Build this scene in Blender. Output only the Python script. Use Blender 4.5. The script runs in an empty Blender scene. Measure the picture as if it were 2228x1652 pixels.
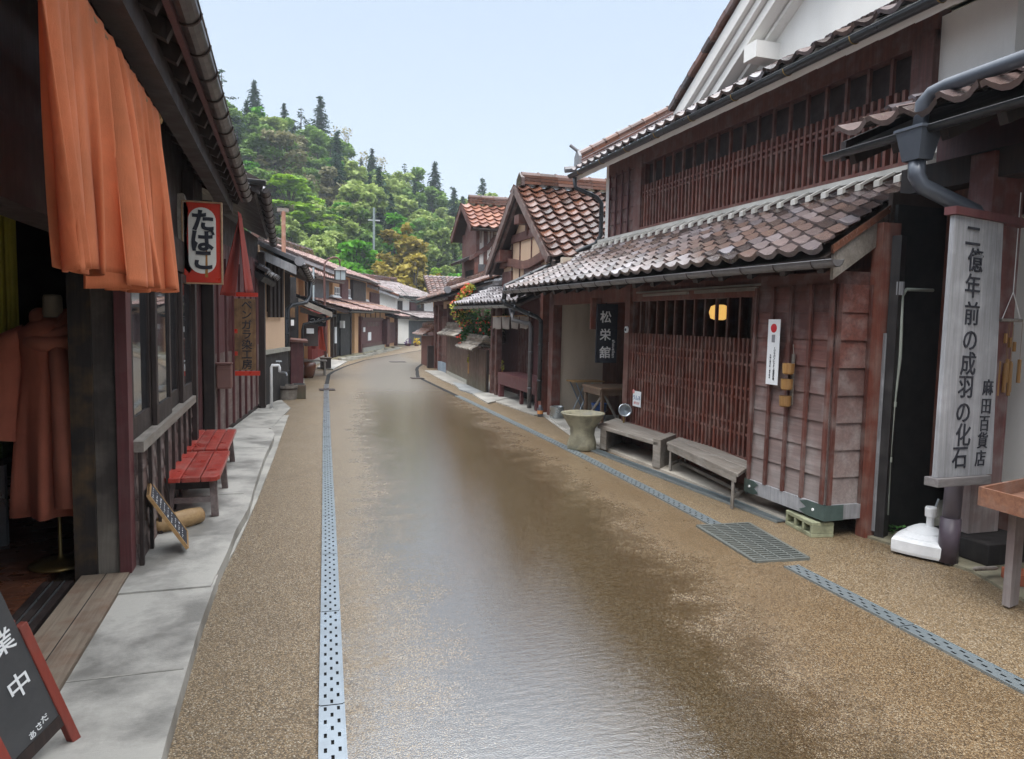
import bpy, math, random
from math import sin, cos, pi, radians, sqrt, atan2
from mathutils import Vector as V, Matrix
random.seed(7)
S = bpy.context.scene
COL = S.collection

# ------------------------------------------------------------------ camera, sky, sun, exposure
YAW, PITCH, ROLL, HCAM = radians(17.55), radians(4.7), radians(1.15), 1.65
F, CX, CY = 1560.0, 1114.0, 826.0
FWD = V((sin(YAW)*cos(PITCH), cos(YAW)*cos(PITCH), -sin(PITCH)))
_r = V((cos(YAW), -sin(YAW), 0)); _u = _r.cross(FWD)
RT = _r*cos(ROLL) + _u*sin(ROLL); UP = -_r*sin(ROLL) + _u*cos(ROLL)
CAM = V((0, 0, HCAM))
cd = bpy.data.cameras.new('camera'); co = bpy.data.objects.new('camera', cd); COL.objects.link(co)
M = Matrix((RT, UP, -FWD)).transposed().to_4x4(); M.translation = CAM
co.matrix_world = M
cd.sensor_width = 36; cd.lens = 36*F/2228; cd.clip_end = 2000; cd.clip_start = 0.05
S.camera = co

SUN_EL, SUN_AZ = radians(62), radians(205)      # azimuth from +Y clockwise: behind the camera, a little to the left
w = bpy.data.worlds.new('World'); S.world = w; w.use_nodes = True
nt = w.node_tree; nt.nodes.clear()
out = nt.nodes.new('ShaderNodeOutputWorld')
sky = nt.nodes.new('ShaderNodeTexSky'); sky.sky_type = 'NISHITA'; sky.sun_disc = False
sky.sun_elevation = SUN_EL; sky.sun_rotation = SUN_AZ; sky.dust_density = 4; sky.air_density = 1
b1 = nt.nodes.new('ShaderNodeBackground'); b1.inputs[1].default_value = 0.05
nt.links.new(sky.outputs[0], b1.inputs[0])
tc = nt.nodes.new('ShaderNodeTexCoord'); sp = nt.nodes.new('ShaderNodeSeparateXYZ')
nt.links.new(tc.outputs['Generated'], sp.inputs[0])
cr = nt.nodes.new('ShaderNodeValToRGB')          # overcast: pale near the horizon, brighter overhead
els = cr.color_ramp.elements
els[0].position = 0.0; els[0].color = (.40, .45, .51, 1)
els[1].position = 1.0; els[1].color = (2.3, 2.35, 2.4, 1)
e = els.new(.12); e.color = (.335, .375, .425, 1)
e = els.new(.5); e.color = (.285, .34, .41, 1)
e = els.new(.72); e.color = (1.9, 2.0, 2.1, 1)
nt.links.new(sp.outputs[2], cr.inputs[0])
b2 = nt.nodes.new('ShaderNodeBackground'); b2.inputs[1].default_value = 1.55
nt.links.new(cr.outputs[0], b2.inputs[0])
ad = nt.nodes.new('ShaderNodeAddShader'); nt.links.new(b1.outputs[0], ad.inputs[0]); nt.links.new(b2.outputs[0], ad.inputs[1])
nt.links.new(ad.outputs[0], out.inputs[0])
sl = bpy.data.lights.new('sun', 'SUN'); sl.energy = 1.8; sl.angle = radians(30); sl.color = (1, .97, .93)
so = bpy.data.objects.new('sun', sl); COL.objects.link(so)
sd = V((sin(SUN_AZ)*cos(SUN_EL), cos(SUN_AZ)*cos(SUN_EL), sin(SUN_EL)))
so.rotation_euler = sd.to_track_quat('Z', 'Y').to_euler()
S.view_settings.view_transform = 'Standard'; S.view_settings.look = 'None'; S.view_settings.gamma = 1
S.view_settings.exposure = 0.25
S.cycles.max_bounces = 6; S.cycles.transparent_max_bounces = 8

# ------------------------------------------------------------------ measuring: a point seen at (u, v) in the photograph, at a known distance
def _ray(u, v): return FWD + RT*((u-CX)/F) - UP*((v-CY)/F)
def px(u, v, x=None, y=None, z=None):
    d = _ray(u, v)
    t = x/d.x if x is not None else (y/d.y if y is not None else (z-HCAM)/d.z)
    return CAM + d*t

# ------------------------------------------------------------------ mesh builder
class MB:
    def __init__(s): s.v = []; s.f = []; s.r = []
    def add(s, vs, fs, r=None):
        n = len(s.v); s.v += [V(p) for p in vs]
        if r is None: r = random.random()
        for f in fs: s.f.append([i+n for i in f]); s.r.append(r)
        return s
    def obox(s, o, a, b, c, r=None):
        o, a, b, c = V(o), V(a), V(b), V(c)
        p = [o, o+a, o+a+b, o+b, o+c, o+a+c, o+a+b+c, o+b+c]
        return s.add(p, [(0,3,2,1), (4,5,6,7), (0,1,5,4), (1,2,6,5), (2,3,7,6), (3,0,4,7)], r)
    def bx(s, x0, x1, y0, y1, z0, z1, r=None):
        return s.obox((x0, y0, z0), (x1-x0, 0, 0), (0, y1-y0, 0), (0, 0, z1-z0), r)
    def bar(s, p, q, w, h, up=(0, 0, 1), r=None):
        p, q, up = V(p), V(q), V(up); d = (q-p).normalized()
        a = d.cross(up)
        if a.length < 1e-4: a = d.cross(V((1, 0, 0)))
        a.normalize(); b = a.cross(d)
        return s.obox(p-a*w/2-b*h/2, q-p, a*w, b*h, r)
    def tube(s, pts, rad, n=8, cap=True, r=None):
        pts = [V(p) for p in pts]; vs = []; fs = []
        rads = rad if isinstance(rad, (list, tuple)) else [rad]*len(pts)
        prev = None
        for i, p in enumerate(pts):
            d = (pts[min(i+1, len(pts)-1)] - pts[max(i-1, 0)]).normalized()
            if prev is None:
                a = d.cross(V((0, 0, 1)))
                if a.length < .05: a = d.cross(V((1, 0, 0)))
            else: a = prev - d*prev.dot(d)
            a.normalize(); prev = a; b = a.cross(d)
            for k in range(n):
                t = 2*pi*k/n; vs.append(p + (a*cos(t) + b*sin(t))*rads[i])
        for i in range(len(pts)-1):
            for k in range(n): fs.append((i*n+k, i*n+(k+1) % n, (i+1)*n+(k+1) % n, (i+1)*n+k))
        if cap: fs.append(tuple(range(n))[::-1]); fs.append(tuple(range((len(pts)-1)*n, len(pts)*n)))
        return s.add(vs, fs, r)
    def lathe(s, c, prof, n=20, r=None, fold=None):
        c = V(c); vs = []; fs = []
        for i, (rad, z) in enumerate(prof):
            for k in range(n):
                t = 2*pi*k/n; q = rad*(1+(fold(t, z) if fold else 0))
                vs.append(c + V((cos(t)*q, sin(t)*q, z)))
        for i in range(len(prof)-1):
            for k in range(n): fs.append((i*n+k, i*n+(k+1) % n, (i+1)*n+(k+1) % n, (i+1)*n+k))
        if prof[0][0] > 1e-4: fs.append(tuple(range(n))[::-1])
        if prof[-1][0] > 1e-4: fs.append(tuple(range((len(prof)-1)*n, len(prof)*n)))
        return s.add(vs, fs, r)
    def prism(s, poly, vec, r=None):
        poly = [V(p) for p in poly]; n = len(poly); vec = V(vec)
        fs = [tuple(range(n))[::-1], tuple(range(n, 2*n))]
        for k in range(n): fs.append((k, (k+1) % n, n+(k+1) % n, n+k))
        return s.add(poly + [p+vec for p in poly], fs, r)
    def quad(s, a, b, c, d, r=None): return s.add([a, b, c, d], [(0, 1, 2, 3)], r)
    def grid(s, fn, nu, nv, r=None):
        vs = [fn(i/nu, j/nv) for j in range(nv+1) for i in range(nu+1)]
        return s.add(vs, [(j*(nu+1)+i, j*(nu+1)+i+1, (j+1)*(nu+1)+i+1, (j+1)*(nu+1)+i) for j in range(nv) for i in range(nu)], r)

def _origin(o):
    p = V((0, 0, 0))
    while o: p += o.location; o = o.parent
    return p
def link(mb, name, m, parent=None, smooth=False, loc=None, bevel=0):
    me = bpy.data.meshes.new(name)
    off = _origin(parent) if parent else V(loc or (0, 0, 0))
    me.from_pydata([tuple(p-off) for p in mb.v], [], mb.f)
    at = me.attributes.new('rnd', 'FLOAT', 'FACE'); at.data.foreach_set('value', mb.r)
    me.materials.append(m)
    if smooth: me.polygons.foreach_set('use_smooth', [True]*len(me.polygons))
    me.update()
    o = bpy.data.objects.new(name, me); COL.objects.link(o)
    if parent: o.parent = parent
    elif loc: o.location = loc
    if bevel:
        b = o.modifiers.new('edge', 'BEVEL'); b.width = bevel; b.segments = 2; b.limit_method = 'ANGLE'
    return o
def thing(name, label, cat, loc=(0, 0, 0), group=None):
    o = bpy.data.objects.new(name, None); COL.objects.link(o); o.location = loc; o.empty_display_size = .2
    return tag(o, label, cat, group)
def tag(o, label, cat, group=None):
    o['label'] = label; o['category'] = cat
    if group: o['group'] = group
    return o
def struct(mb, name, m, kind='structure', label=None, smooth=False):
    o = link(mb, name, m, smooth=smooth); o['kind'] = kind
    if label: o['label'] = label; o['category'] = name.replace('_', ' ')
    return o
def dup(root, loc, label=None, rotz=0):
    def rec(o, par):
        c = o.copy(); COL.objects.link(c); c.parent = par
        for ch in list(o.children): rec(ch, c)
        return c
    kids = list(root.children)
    r = root.copy(); COL.objects.link(r); r.location = loc; r.rotation_euler = (0, 0, rotz)
    for ch in kids: rec(ch, r)
    if label: r['label'] = label
    return r

# ------------------------------------------------------------------ materials
class NT:
    def __init__(s, name):
        s.m = bpy.data.materials.new(name); s.m.use_nodes = True; s.t = s.m.node_tree
        s.p = s.t.nodes['Principled BSDF']; s.out = s.t.nodes['Material Output']
    def n(s, typ, **k):
        q = s.t.nodes.new('ShaderNode'+typ)
        for a, b in k.items():
            if hasattr(q, a): setattr(q, a, b)
        return q
    def l(s, a, b): s.t.links.new(a, b)
    def set(s, sock, val):
        if hasattr(val, 'node') or val.__class__.__name__.startswith('NodeSocket'): s.l(val, sock)
        else: sock.default_value = val
    def coord(s, scale=(1, 1, 1)):
        if not hasattr(s, '_tc'): s._tc = s.n('TexCoord')
        mp = s.n('Mapping'); mp.inputs['Scale'].default_value = scale; s.l(s._tc.outputs['Object'], mp.inputs[0]); return mp.outputs[0]
    def world(s, scale=(1, 1, 1)):
        g = s.n('NewGeometry'); mp = s.n('Mapping'); mp.inputs['Scale'].default_value = scale; s.l(g.outputs['Position'], mp.inputs[0]); return mp.outputs[0]
    def noise(s, vec, scale=5, detail=4, rough=.55, dist=0):
        q = s.n('TexNoise'); s.l(vec, q.inputs['Vector']); q.inputs['Scale'].default_value = scale; q.inputs['Detail'].default_value = detail
        q.inputs['Roughness'].default_value = rough; q.inputs['Distortion'].default_value = dist; return q.outputs['Fac']
    def voro(s, vec, scale=5, feature='F1'):
        q = s.n('TexVoronoi', feature=feature); s.l(vec, q.inputs['Vector']); q.inputs['Scale'].default_value = scale; return q
    def ramp(s, fac, stops, interp='LINEAR'):
        q = s.n('ValToRGB'); q.color_ramp.interpolation = interp; es = q.color_ramp.elements
        while len(es) < len(stops): es.new(.5)
        for e, (p, c) in zip(es, stops):
            e.position = p; e.color = (c, c, c, 1) if isinstance(c, (int, float)) else (*c[:3], 1)
        s.l(fac, q.inputs[0]); return q.outputs[0]
    def mix(s, fac, a, b, mode='MIX'):
        q = s.n('Mix', data_type='RGBA', blend_type=mode)
        s.set(q.inputs[0], fac)
        for sock, val in ((q.inputs[6], a), (q.inputs[7], b)):
            if isinstance(val, tuple): sock.default_value = (*val[:3], 1)
            else: s.l(val, sock)
        return q.outputs[2]
    def math(s, op, a, b=0.0, clamp=False):
        q = s.n('Math', operation=op); q.use_clamp = clamp; s.set(q.inputs[0], a); s.set(q.inputs[1], b); return q.outputs[0]
    def mr(s, v, a, b, c=0.0, d=1.0):
        q = s.n('MapRange'); s.set(q.inputs[0], v)
        for i, x in enumerate((a, b, c, d)): q.inputs[1+i].default_value = x
        return q.outputs[0]
    def attr(s):
        q = s.n('Attribute'); q.attribute_name = 'rnd'; return q.outputs['Fac']
    def bump(s, h, strength=.3, dist=.01):
        q = s.n('Bump'); q.inputs['Strength'].default_value = strength; q.inputs['Distance'].default_value = dist
        s.l(h, q.inputs['Height']); s.l(q.outputs[0], s.p.inputs['Normal'])
    def xyz(s, vec):
        q = s.n('SeparateXYZ'); s.l(vec, q.inputs[0]); return q.outputs
    def fin(s, col, rough=.6, metal=0.0, spec=.5):
        if isinstance(col, tuple): s.p.inputs['Base Color'].default_value = (*col[:3], 1)
        else: s.l(col, s.p.inputs['Base Color'])
        s.set(s.p.inputs['Roughness'], rough); s.p.inputs['Metallic'].default_value = metal
        s.p.inputs['Specular IOR Level'].default_value = spec
        return s.m

def wood(name, c, dark, grey=None, gamt=.0, zfade=None, axis='z', rough=.62, wear=.45):
    """planks: grain along axis, per-board tone, greyed weathering in patches and (zfade) towards the foot of the wall"""
    t = NT(name)
    sc = {'z': (34, 34, 1.6), 'y': (34, 1.6, 34), 'x': (1.6, 34, 34)}[axis]
    g = t.noise(t.coord(sc), 1.0, 6, .65, .6)
    g2 = t.noise(t.coord((6, 6, 6)), 1.0, 4)
    col = t.mix(t.ramp(g, [(.3, 0), (.7, 1)]), dark, c)
    col = t.mix(t.math('MULTIPLY', t.attr(), .55), col, tuple(x*.45 for x in dark))
    fac = t.ramp(g2, [(.45, 0), (.7, 1)])
    if grey:
        gg = t.mix(t.ramp(g, [(.25, 0), (.75, 1)]), tuple(x*.55 for x in grey), grey)
        if zfade:
            z = t.mr(t.xyz(t.coord())[2], zfade[0], zfade[1], 1.0, 0.0)
            fac = t.math('ADD', t.math('MULTIPLY', fac, .45), z, True)
            fac = t.math('MULTIPLY', fac, gamt)
        else: fac = t.math('MULTIPLY', fac, gamt)
        col = t.mix(fac, col, gg)
    t.bump(g, wear, .004)
    return t.fin(col, t.mr(g2, .3, .7, rough-.12, rough+.14))
def plaster(name, c, dirt, amt=.35, rough=.85):
    t = NT(name); n1 = t.noise(t.coord((1, 1, .35)), 2.2, 6, .6); n2 = t.noise(t.coord(), 40, 3)
    col = t.mix(t.math('MULTIPLY', t.ramp(n1, [(.42, 0), (.75, 1)]), amt), c, dirt)
    col = t.mix(t.math('MULTIPLY', n2, .25), col, tuple(x*.75 for x in c))
    t.bump(n2, .25, .004)
    return t.fin(col, rough)
def plain(name, c, rough=.5, metal=0.0, var=.35, scale=6, bump=.1):
    t = NT(name); n = t.noise(t.coord(), scale, 5, .6)
    col = t.mix(t.math('MULTIPLY', t.ramp(n, [(.35, 0), (.7, 1)]), var), c, tuple(x*.45 for x in c))
    if bump: t.bump(t.noise(t.coord(), scale*8, 3), bump, .003)
    return t.fin(col, t.mr(n, .3, .7, rough*.8, min(1, rough*1.2)), metal)
def cloth(name, c, rough=.9):
    t = NT(name); n = t.noise(t.coord(), 3.5, 5, .6); wv = t.noise(t.coord((260, 260, 260)), 1, 2)
    col = t.mix(t.ramp(n, [(.3, 0), (.72, 1)]), tuple(x*.72 for x in c), c)
    cr2 = t.noise(t.coord((22, 22, 5)), 1.0, 4, .6, .6); t.bump(t.math('ADD', t.math('MULTIPLY', wv, .25), cr2), .5, .012)
    t.p.inputs['Sheen Weight'].default_value = .1
    m = t.fin(col, rough, spec=.2)
    tr = t.n('BsdfTranslucent'); t.l(col, tr.inputs[0])
    mx = t.n('MixShader'); mx.inputs[0].default_value = .35
    t.l(t.p.outputs[0], mx.inputs[1]); t.l(tr.outputs[0], mx.inputs[2]); t.l(mx.outputs[0], t.out.inputs[0])
    return m
def tiles(name, stops, rough=(.18, .45), moss=.25):
    t = NT(name); a = t.attr()
    col = t.ramp(a, stops)
    n = t.noise(t.coord(), 9, 6, .65); n2 = t.noise(t.coord(), 38, 3)
    col = t.mix(t.math('MULTIPLY', t.ramp(n, [(.45, 0), (.75, 1)]), .5), col, (.045, .03, .028))
    col = t.mix(t.math('MULTIPLY', t.ramp(n2, [(.58, 0), (.72, 1)]), moss), col, (.20, .19, .13))
    t.bump(n2, .25, .006)
    return t.fin(col, t.mr(n, .3, .7, *rough), spec=.6)
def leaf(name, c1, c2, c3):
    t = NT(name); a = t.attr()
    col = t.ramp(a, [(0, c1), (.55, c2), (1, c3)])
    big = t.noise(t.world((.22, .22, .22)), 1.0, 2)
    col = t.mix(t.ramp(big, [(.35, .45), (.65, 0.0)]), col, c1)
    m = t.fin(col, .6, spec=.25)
    tr = t.n('BsdfTranslucent'); t.l(col, tr.inputs[0])
    mx = t.n('MixShader'); mx.inputs[0].default_value = .35
    t.l(t.p.outputs[0], mx.inputs[1]); t.l(tr.outputs[0], mx.inputs[2]); t.l(mx.outputs[0], t.out.inputs[0])
    return m
def emit(name, c, st):
    t = NT(name); m = t.fin(c, .5); t.p.inputs['Emission Color'].default_value = (*c, 1); t.p.inputs['Emission Strength'].default_value = st; return m

def road_mat(name, wet):
    t = NT(name); P = t.world()
    v = t.voro(P, 150)
    wn = t.n('TexWhiteNoise', noise_dimensions='3D'); t.l(v.outputs['Position'], wn.inputs['Vector'])
    grain = t.ramp(wn.outputs['Value'], [(0, (.05, .035, .02)), (.25, (.17, .115, .06)), (.5, (.34, .235, .125)), (.72, (.46, .34, .20)), (.9, (.50, .43, .32)), (1, (.64, .58, .47))])
    col = t.mix(t.ramp(v.outputs['Distance'], [(.3, 0.0), (.75, .75)]), grain, (.09, .06, .035))
    big = t.noise(P, .55, 5, .6); mid = t.noise(P, 3.2, 8, .72)
    col = t.mix(t.math('MULTIPLY', t.ramp(mid, [(.42, 0), (.7, 1)]), .35), col, (.16, .11, .06))
    col = t.mix(.18, col, (.16, .12, .07)); col = t.mix(1.0, col, (.79, .775, .75), 'MULTIPLY')
    if wet:
        x, y, z = t.xyz(P)
        # a shallow rut along the middle of the street holds a film of water
        cx = t.math('ADD', t.math('MULTIPLY', y, .09), 1.15)
        dx = t.math('ABSOLUTE', t.math('SUBTRACT', x, cx))
        m = t.mr(dx, .4, 1.35, 1.5, .0)
        m = t.math('ADD', m, t.math('MULTIPLY', t.math('SUBTRACT', big, .5), 1.7))
        m = t.math('ADD', m, t.math('MULTIPLY', t.math('SUBTRACT', mid, .5), 1.5))
        fine = t.noise(P, 26, 6, .7); m = t.math('ADD', m, t.math('MULTIPLY', t.math('SUBTRACT', fine, .5), 1.1)); m = t.math('ADD', m, t.math('MULTIPLY', t.math('SUBTRACT', v.outputs['Distance'], .4), .35))
        m = t.math('MULTIPLY', t.mr(m, .2, 1.15, 0.0, .92), t.mr(y, 8.0, 17.0, 1.0, .75))
        damp = t.mr(t.math('SUBTRACT', x, cx), .2, 1.2, 0.0, 1.0)
        col = t.mix(t.math('MULTIPLY', damp, t.mr(big, .3, .6, .75, .35)), col, t.mix(1.0, col, (.56, .45, .30), 'MULTIPLY'))
        col = t.mix(m, col, t.mix(.3, t.mix(.5, col, (0, 0, 0)), (.05, .036, .016)))
        rough = t.math('MAXIMUM', t.mr(m, 0, 1, .34, .045), t.mr(y, 8.0, 17.0, 0.0, .30))
        h = t.math('MULTIPLY', t.math('SUBTRACT', 1.0, v.outputs['Distance']), t.mr(m, 0, 1, .55, .11))
        rip = t.noise(t.world((10, 30, 1)), 1.0, 3, .6)
        h = t.math('ADD', h, t.math('MULTIPLY', rip, t.mr(m, 0, 1, .0, .40)))
        t.bump(h, .5, .006)
        t.l(t.mr(m, 0, 1, 1.7, 3.7), t.p.inputs['IOR'])
        return t.fin(col, rough, spec=.5)
    t.p.inputs['IOR'].default_value = 1.5
    t.bump(t.math('SUBTRACT', 1.0, v.outputs['Distance']), .45, .005)
    return t.fin(col, t.mr(big, .3, .7, .38, .6), spec=.5)
def concrete_mat(name, c=(.50, .49, .46), stain=.75, sc=1.3):
    t = NT(name); P = t.world(); n = t.noise(P, sc, 7, .66, .15); f = t.noise(P, 55, 3); br = t.noise(t.world((14, 160, 14)), 1, 3)
    col = t.mix(t.math('MULTIPLY', t.ramp(n, [(.43, 0), (.60, 1)]), stain), c, tuple(x*.42 for x in c))
    col = t.mix(t.math('MULTIPLY', f, .35), col, tuple(x*.6 for x in c))
    t.bump(t.math('ADD', br, f), .22, .006)
    return t.fin(col, t.mr(n, .45, .6, .8, .45))

BENG = wood('bengara_wood', (.165, .054, .038), (.075, .026, .021), (.26, .21, .19), .55)
BENGR = wood('bengara_red_lattice', (.22, .066, .042), (.11, .034, .025), (.33, .24, .2), .45)
DARK = wood('dark_wood', (.040, .022, .018), (.014, .009, .008), (.13, .10, .085), .22)
BLACK = wood('charred_wood', (.022, .019, .02), (.009, .008, .009), (.10, .09, .085), .35)
PANEL = wood('weathered_panel', (.19, .068, .05), (.10, .037, .03), (.35, .30, .285), .95, (.1, 1.5), axis='y')
SIDING = wood('siding_grey_brown', (.19, .125, .11), (.10, .065, .058), (.33, .28, .26), .75, axis='y')
GREYW = wood('weathered_grey_wood', (.34, .30, .26), (.17, .145, .12), (.45, .42, .38), .5, axis='y')
GREYZ = wood('weathered_grey_board', (.34, .345, .36), (.19, .19, .20), (.50, .50, .53), .6)
SLATE = wood('bluegrey_boards', (.13, .13, .14), (.07, .07, .075), (.26, .27, .29), .6)
MAROON = wood('maroon_boards', (.13, .033, .036), (.075, .021, .022), (.2, .12, .11), .35)
BROWNF = wood('fence_boards', (.14, .07, .045), (.075, .04, .028), (.12, .12, .075), .7, (0, .45))
REDSEAT = wood('red_paint_boards', (.46, .055, .035), (.30, .03, .022), (.42, .22, .18), .45, axis='y', rough=.35, wear=.3)
FLOORW = wood('shop_floor_boards', (.24, .095, .05), (.08, .03, .02), None, 0, axis='x', rough=.28)
SILL = wood('threshold_boards', (.30, .24, .18), (.15, .11, .08), (.20, .10, .06), .6, axis='y')
TABLEW = wood('table_wood', (.27, .165, .10), (.13, .075, .048), (.3, .26, .2), .4, axis='x')
PALEW = wood('pale_wood', (.55, .35, .15), (.36, .2, .08), None, 0, axis='x')
SIGNW = wood('signboard_brown', (.27, .15, .06), (.12, .065, .03), (.06, .035, .025), .7)
REDW = wood('red_painted_wood', (.36, .06, .035), (.24, .04, .028), (.2, .09, .07), .4)
OCHRE = plaster('ochre_plaster', (.60, .36, .19), (.45, .27, .15))
BEIGE = plaster('beige_plaster', (.66, .46, .31), (.5, .34, .22))
GREIGE = plaster('greige_plaster', (.52, .44, .35), (.28, .22, .16), .6)
WHITE = plaster('white_plaster', (.80, .78, .74), (.62, .58, .52), .35)
MORTAR = plaster('old_mortar', (.56, .54, .50), (.25, .23, .2), .8)
STONE = concrete_mat('stone_grey', (.36, .35, .30), .6, 4)
MOSS = concrete_mat('mossy_stone', (.27, .25, .175), .85, 7)
CONC = concrete_mat('concrete', (.44, .42, .38), 1.0, 1.7)
CONC2 = concrete_mat('old_concrete', (.40, .38, .34), .7, 3)
TRED = tiles('tiles_red', [(0, (.04, .022, .018)), (.3, (.11, .045, .028)), (.55, (.17, .07, .042)), (.8, (.12, .07, .06)), (1, (.22, .13, .105))], (.12, .34))
TMIX = tiles('tiles_mixed', [(0, (.04, .03, .03)), (.2, (.085, .062, .056)), (.42, (.135, .088, .074)), (.6, (.12, .105, .112)), (.8, (.19, .145, .138)), (1, (.22, .21, .23))], (.10, .28), .4)
TPINK = tiles('tiles_pink', [(0, (.19, .10, .08)), (.5, (.28, .16, .135)), (1, (.38, .25, .22))], (.4, .6), .15)
TGREY = tiles('tiles_grey', [(0, (.05, .052, .058)), (.5, (.11, .11, .12)), (1, (.24, .24, .26))], (.25, .45), .25)
TSLATE = tiles('tiles_greybrown', [(0, (.12, .09, .085)), (.5, (.24, .19, .18)), (1, (.36, .31, .31))], (.4, .6), .2)
COPPER = plain('verdigris_copper', (.085, .125, .115), .5, .3, .5, 9)
GUT = plain('gutter_copper_brown', (.085, .072, .07), .35, .6, .5, 14)
GUTD = plain('gutter_dark', (.05, .052, .056), .32, .5, .5, 9)
GALV = plain('galvanised_steel', (.50, .54, .565), .3, .85, .55, 5)
DGALV = plain('dull_drain_steel', (.33, .38, .40), .42, .7, .4, 10)
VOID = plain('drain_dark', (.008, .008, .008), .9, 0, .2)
IRON = plain('dark_iron', (.05, .035, .03), .5, .4, .5)
PIPE = plain('purple_grey_pipe', (.17, .15, .18), .4, .1, .5, 3)
PIPEB = plain('dark_grey_pipe', (.085, .095, .115), .35, .2, .4, 4)
PVCW = plain('white_plastic', (.82, .83, .84), .4, 0, .12, 8)
PVCG = plain('pale_green_pipe', (.42, .46, .40), .5, 0, .4, 6)
BRASS = plain('brass', (.35, .24, .09), .35, .8, .4)
MBOX = plain('mailbox_brown', (.19, .095, .08), .45, 0, .25, 8)
INK = plain('black_ink', (.018, .019, .028), .7, 0, .3, 20)
WHT = plain('white_paint', (.82, .82, .82), .55, 0, .1)
RED = plain('red_enamel', (.52, .035, .015), .3, 0, .35, 5)
PAPER = plain('paper_white', (.78, .79, .80), .75, 0, .08)
ORANGE = cloth('orange_cloth', (.86, .29, .135))
REDC = cloth('red_cloth', (.36, .042, .026))
DRESS = cloth('terracotta_cloth', (.74, .24, .15))
YELLOW = cloth('yellow_cloth', (.85, .75, .14))
NOREN2 = cloth('beige_dyed_cloth', (.46, .40, .36))
BLUE = plain('blue_plastic', (.03, .12, .42), .4, 0, .25)
BAMB = wood('bamboo', (.46, .26, .09), (.28, .14, .045), None, 0, rough=.4)
LAMPY = emit('paper_lamp_lit', (.9, .52, .14), .75)
BULB = emit('bulb_lit', (1.0, .55, .18), 4.0)
GLASSM = NT('window_glass'); GLASSM.p.inputs['Roughness'].default_value = .03; GLASS = GLASSM.fin((.02, .022, .025), .04, spec=1.0)
SKIN = plain('mannequin_beige', (.40, .33, .24), .5, 0, .15)

# ------------------------------------------------------------------ building helpers
class Fr:
    """street frame: s along the street (away from camera), t into the house, z up"""
    def __init__(f, O, a=0, side=1):
        f.o = V((O[0], O[1], 0)); f.d = V((sin(a), cos(a), 0)); f.n = V((cos(a), -sin(a), 0))*side; f.z = V((0, 0, 1))
    def P(f, s, t, z): return f.o + f.d*s + f.n*t + f.z*z
    def box(f, mb, s0, s1, t0, t1, z0, z1, r=None): return mb.obox(f.P(s0, t0, z0), f.d*(s1-s0), f.n*(t1-t0), f.z*(z1-z0), r)

PROF = [(0, .9), (.1, .6), (.24, .18), (.42, 0), (.6, .12), (.76, .55), (.88, 1.0), (1, .9)]
PROFL = [(0, .9), (.3, .1), (.55, .05), (.85, 1.0), (1, .9)]
def tile_roof(P00, P10, P01, P11, tw=.26, tl=.24, h=.05, lift=.035, lod=False, jit=.006):
    """rows of pan tiles over the quad eave P00-P10, top P01-P11"""
    P00, P10, P01, P11 = V(P00), V(P10), V(P01), V(P11)
    mb = MB(); nu = max(1, round((P10-P00).length/tw)); nv = max(1, round(((P01-P00).length)/tl))
    nrm = (P10-P00).cross(P01-P00).normalized()
    if nrm.z < 0: nrm = -nrm
    pr = PROFL if lod else PROF
    def pt(u, v): return (P00*(1-u)+P10*u)*(1-v) + (P01*(1-u)+P11*u)*v
    k = len(pr)
    for j in range(nv):
        for i in range(nu):
            dz = random.uniform(-jit, jit); du = random.uniform(-.02, .02)/nu; ov = (.16+random.uniform(-.03, .03))/nv
            a, b, c = [], [], []
            for q, hh in pr:
                u = (i+q)/nu + du
                lo = pt(u, j/nv-ov) + nrm*(hh*h+lift+dz); hi = pt(u, (j+1)/nv) + nrm*(hh*h+dz*.5)
                a.append(lo); b.append(hi); c.append(lo-nrm*(.024 if j else .04))
            fs = []
            for x in range(k-1): fs += [(x, x+1, k+x+1, k+x), (2*k+x, 2*k+x+1, x+1, x)]
            mb.add(a+b+c, fs, random.random())
    return mb
def ridge_mb(p, q, w=.26, h=.22, layers=3, seg=.32, cap=.075):
    mb = MB(); p, q = V(p), V(q); L = (q-p).length; n = max(1, int(L/seg)); d = (q-p)/n
    lh = h/layers
    for k in range(layers):
        ww = w*(1-.14*k)
        for i in range(n):
            mb.bar(p+d*i+V((0, 0, lh*(k+.5))), p+d*(i+.985)+V((0, 0, lh*(k+.5))), ww*(1+.03*(i % 2)), lh*.8)
    for i in range(n):
        mb.tube([p+d*(i+.0)+V((0, 0, h)), p+d*(i+.93)+V((0, 0, h))], cap, 8)
        mb.tube([p+d*(i+.9)+V((0, 0, h)), p+d*(i+1)+V((0, 0, h))], cap*1.2, 8)
    return mb
def slab(P00, P10, P01, P11, th):
    mb = MB(); n = (V(P10)-V(P00)).cross(V(P01)-V(P00)).normalized()
    if n.z < 0: n = -n
    return mb.prism([V(P00), V(P10), V(P11), V(P01)], -n*th)
def rafters(P00, P10, P01, P11, step=.4, w=.05, h=.07):
    mb = MB(); P00, P10, P01, P11 = map(V, (P00, P10, P01, P11)); n = max(2, int((P10-P00).length/step))
    for i in range(n+1):
        u = (i+.2)/(n+.4); a = P00*(1-u)+P10*u; b = P01*(1-u)+P11*u
        mb.bar(a, b, w, h)
    return mb
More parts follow.
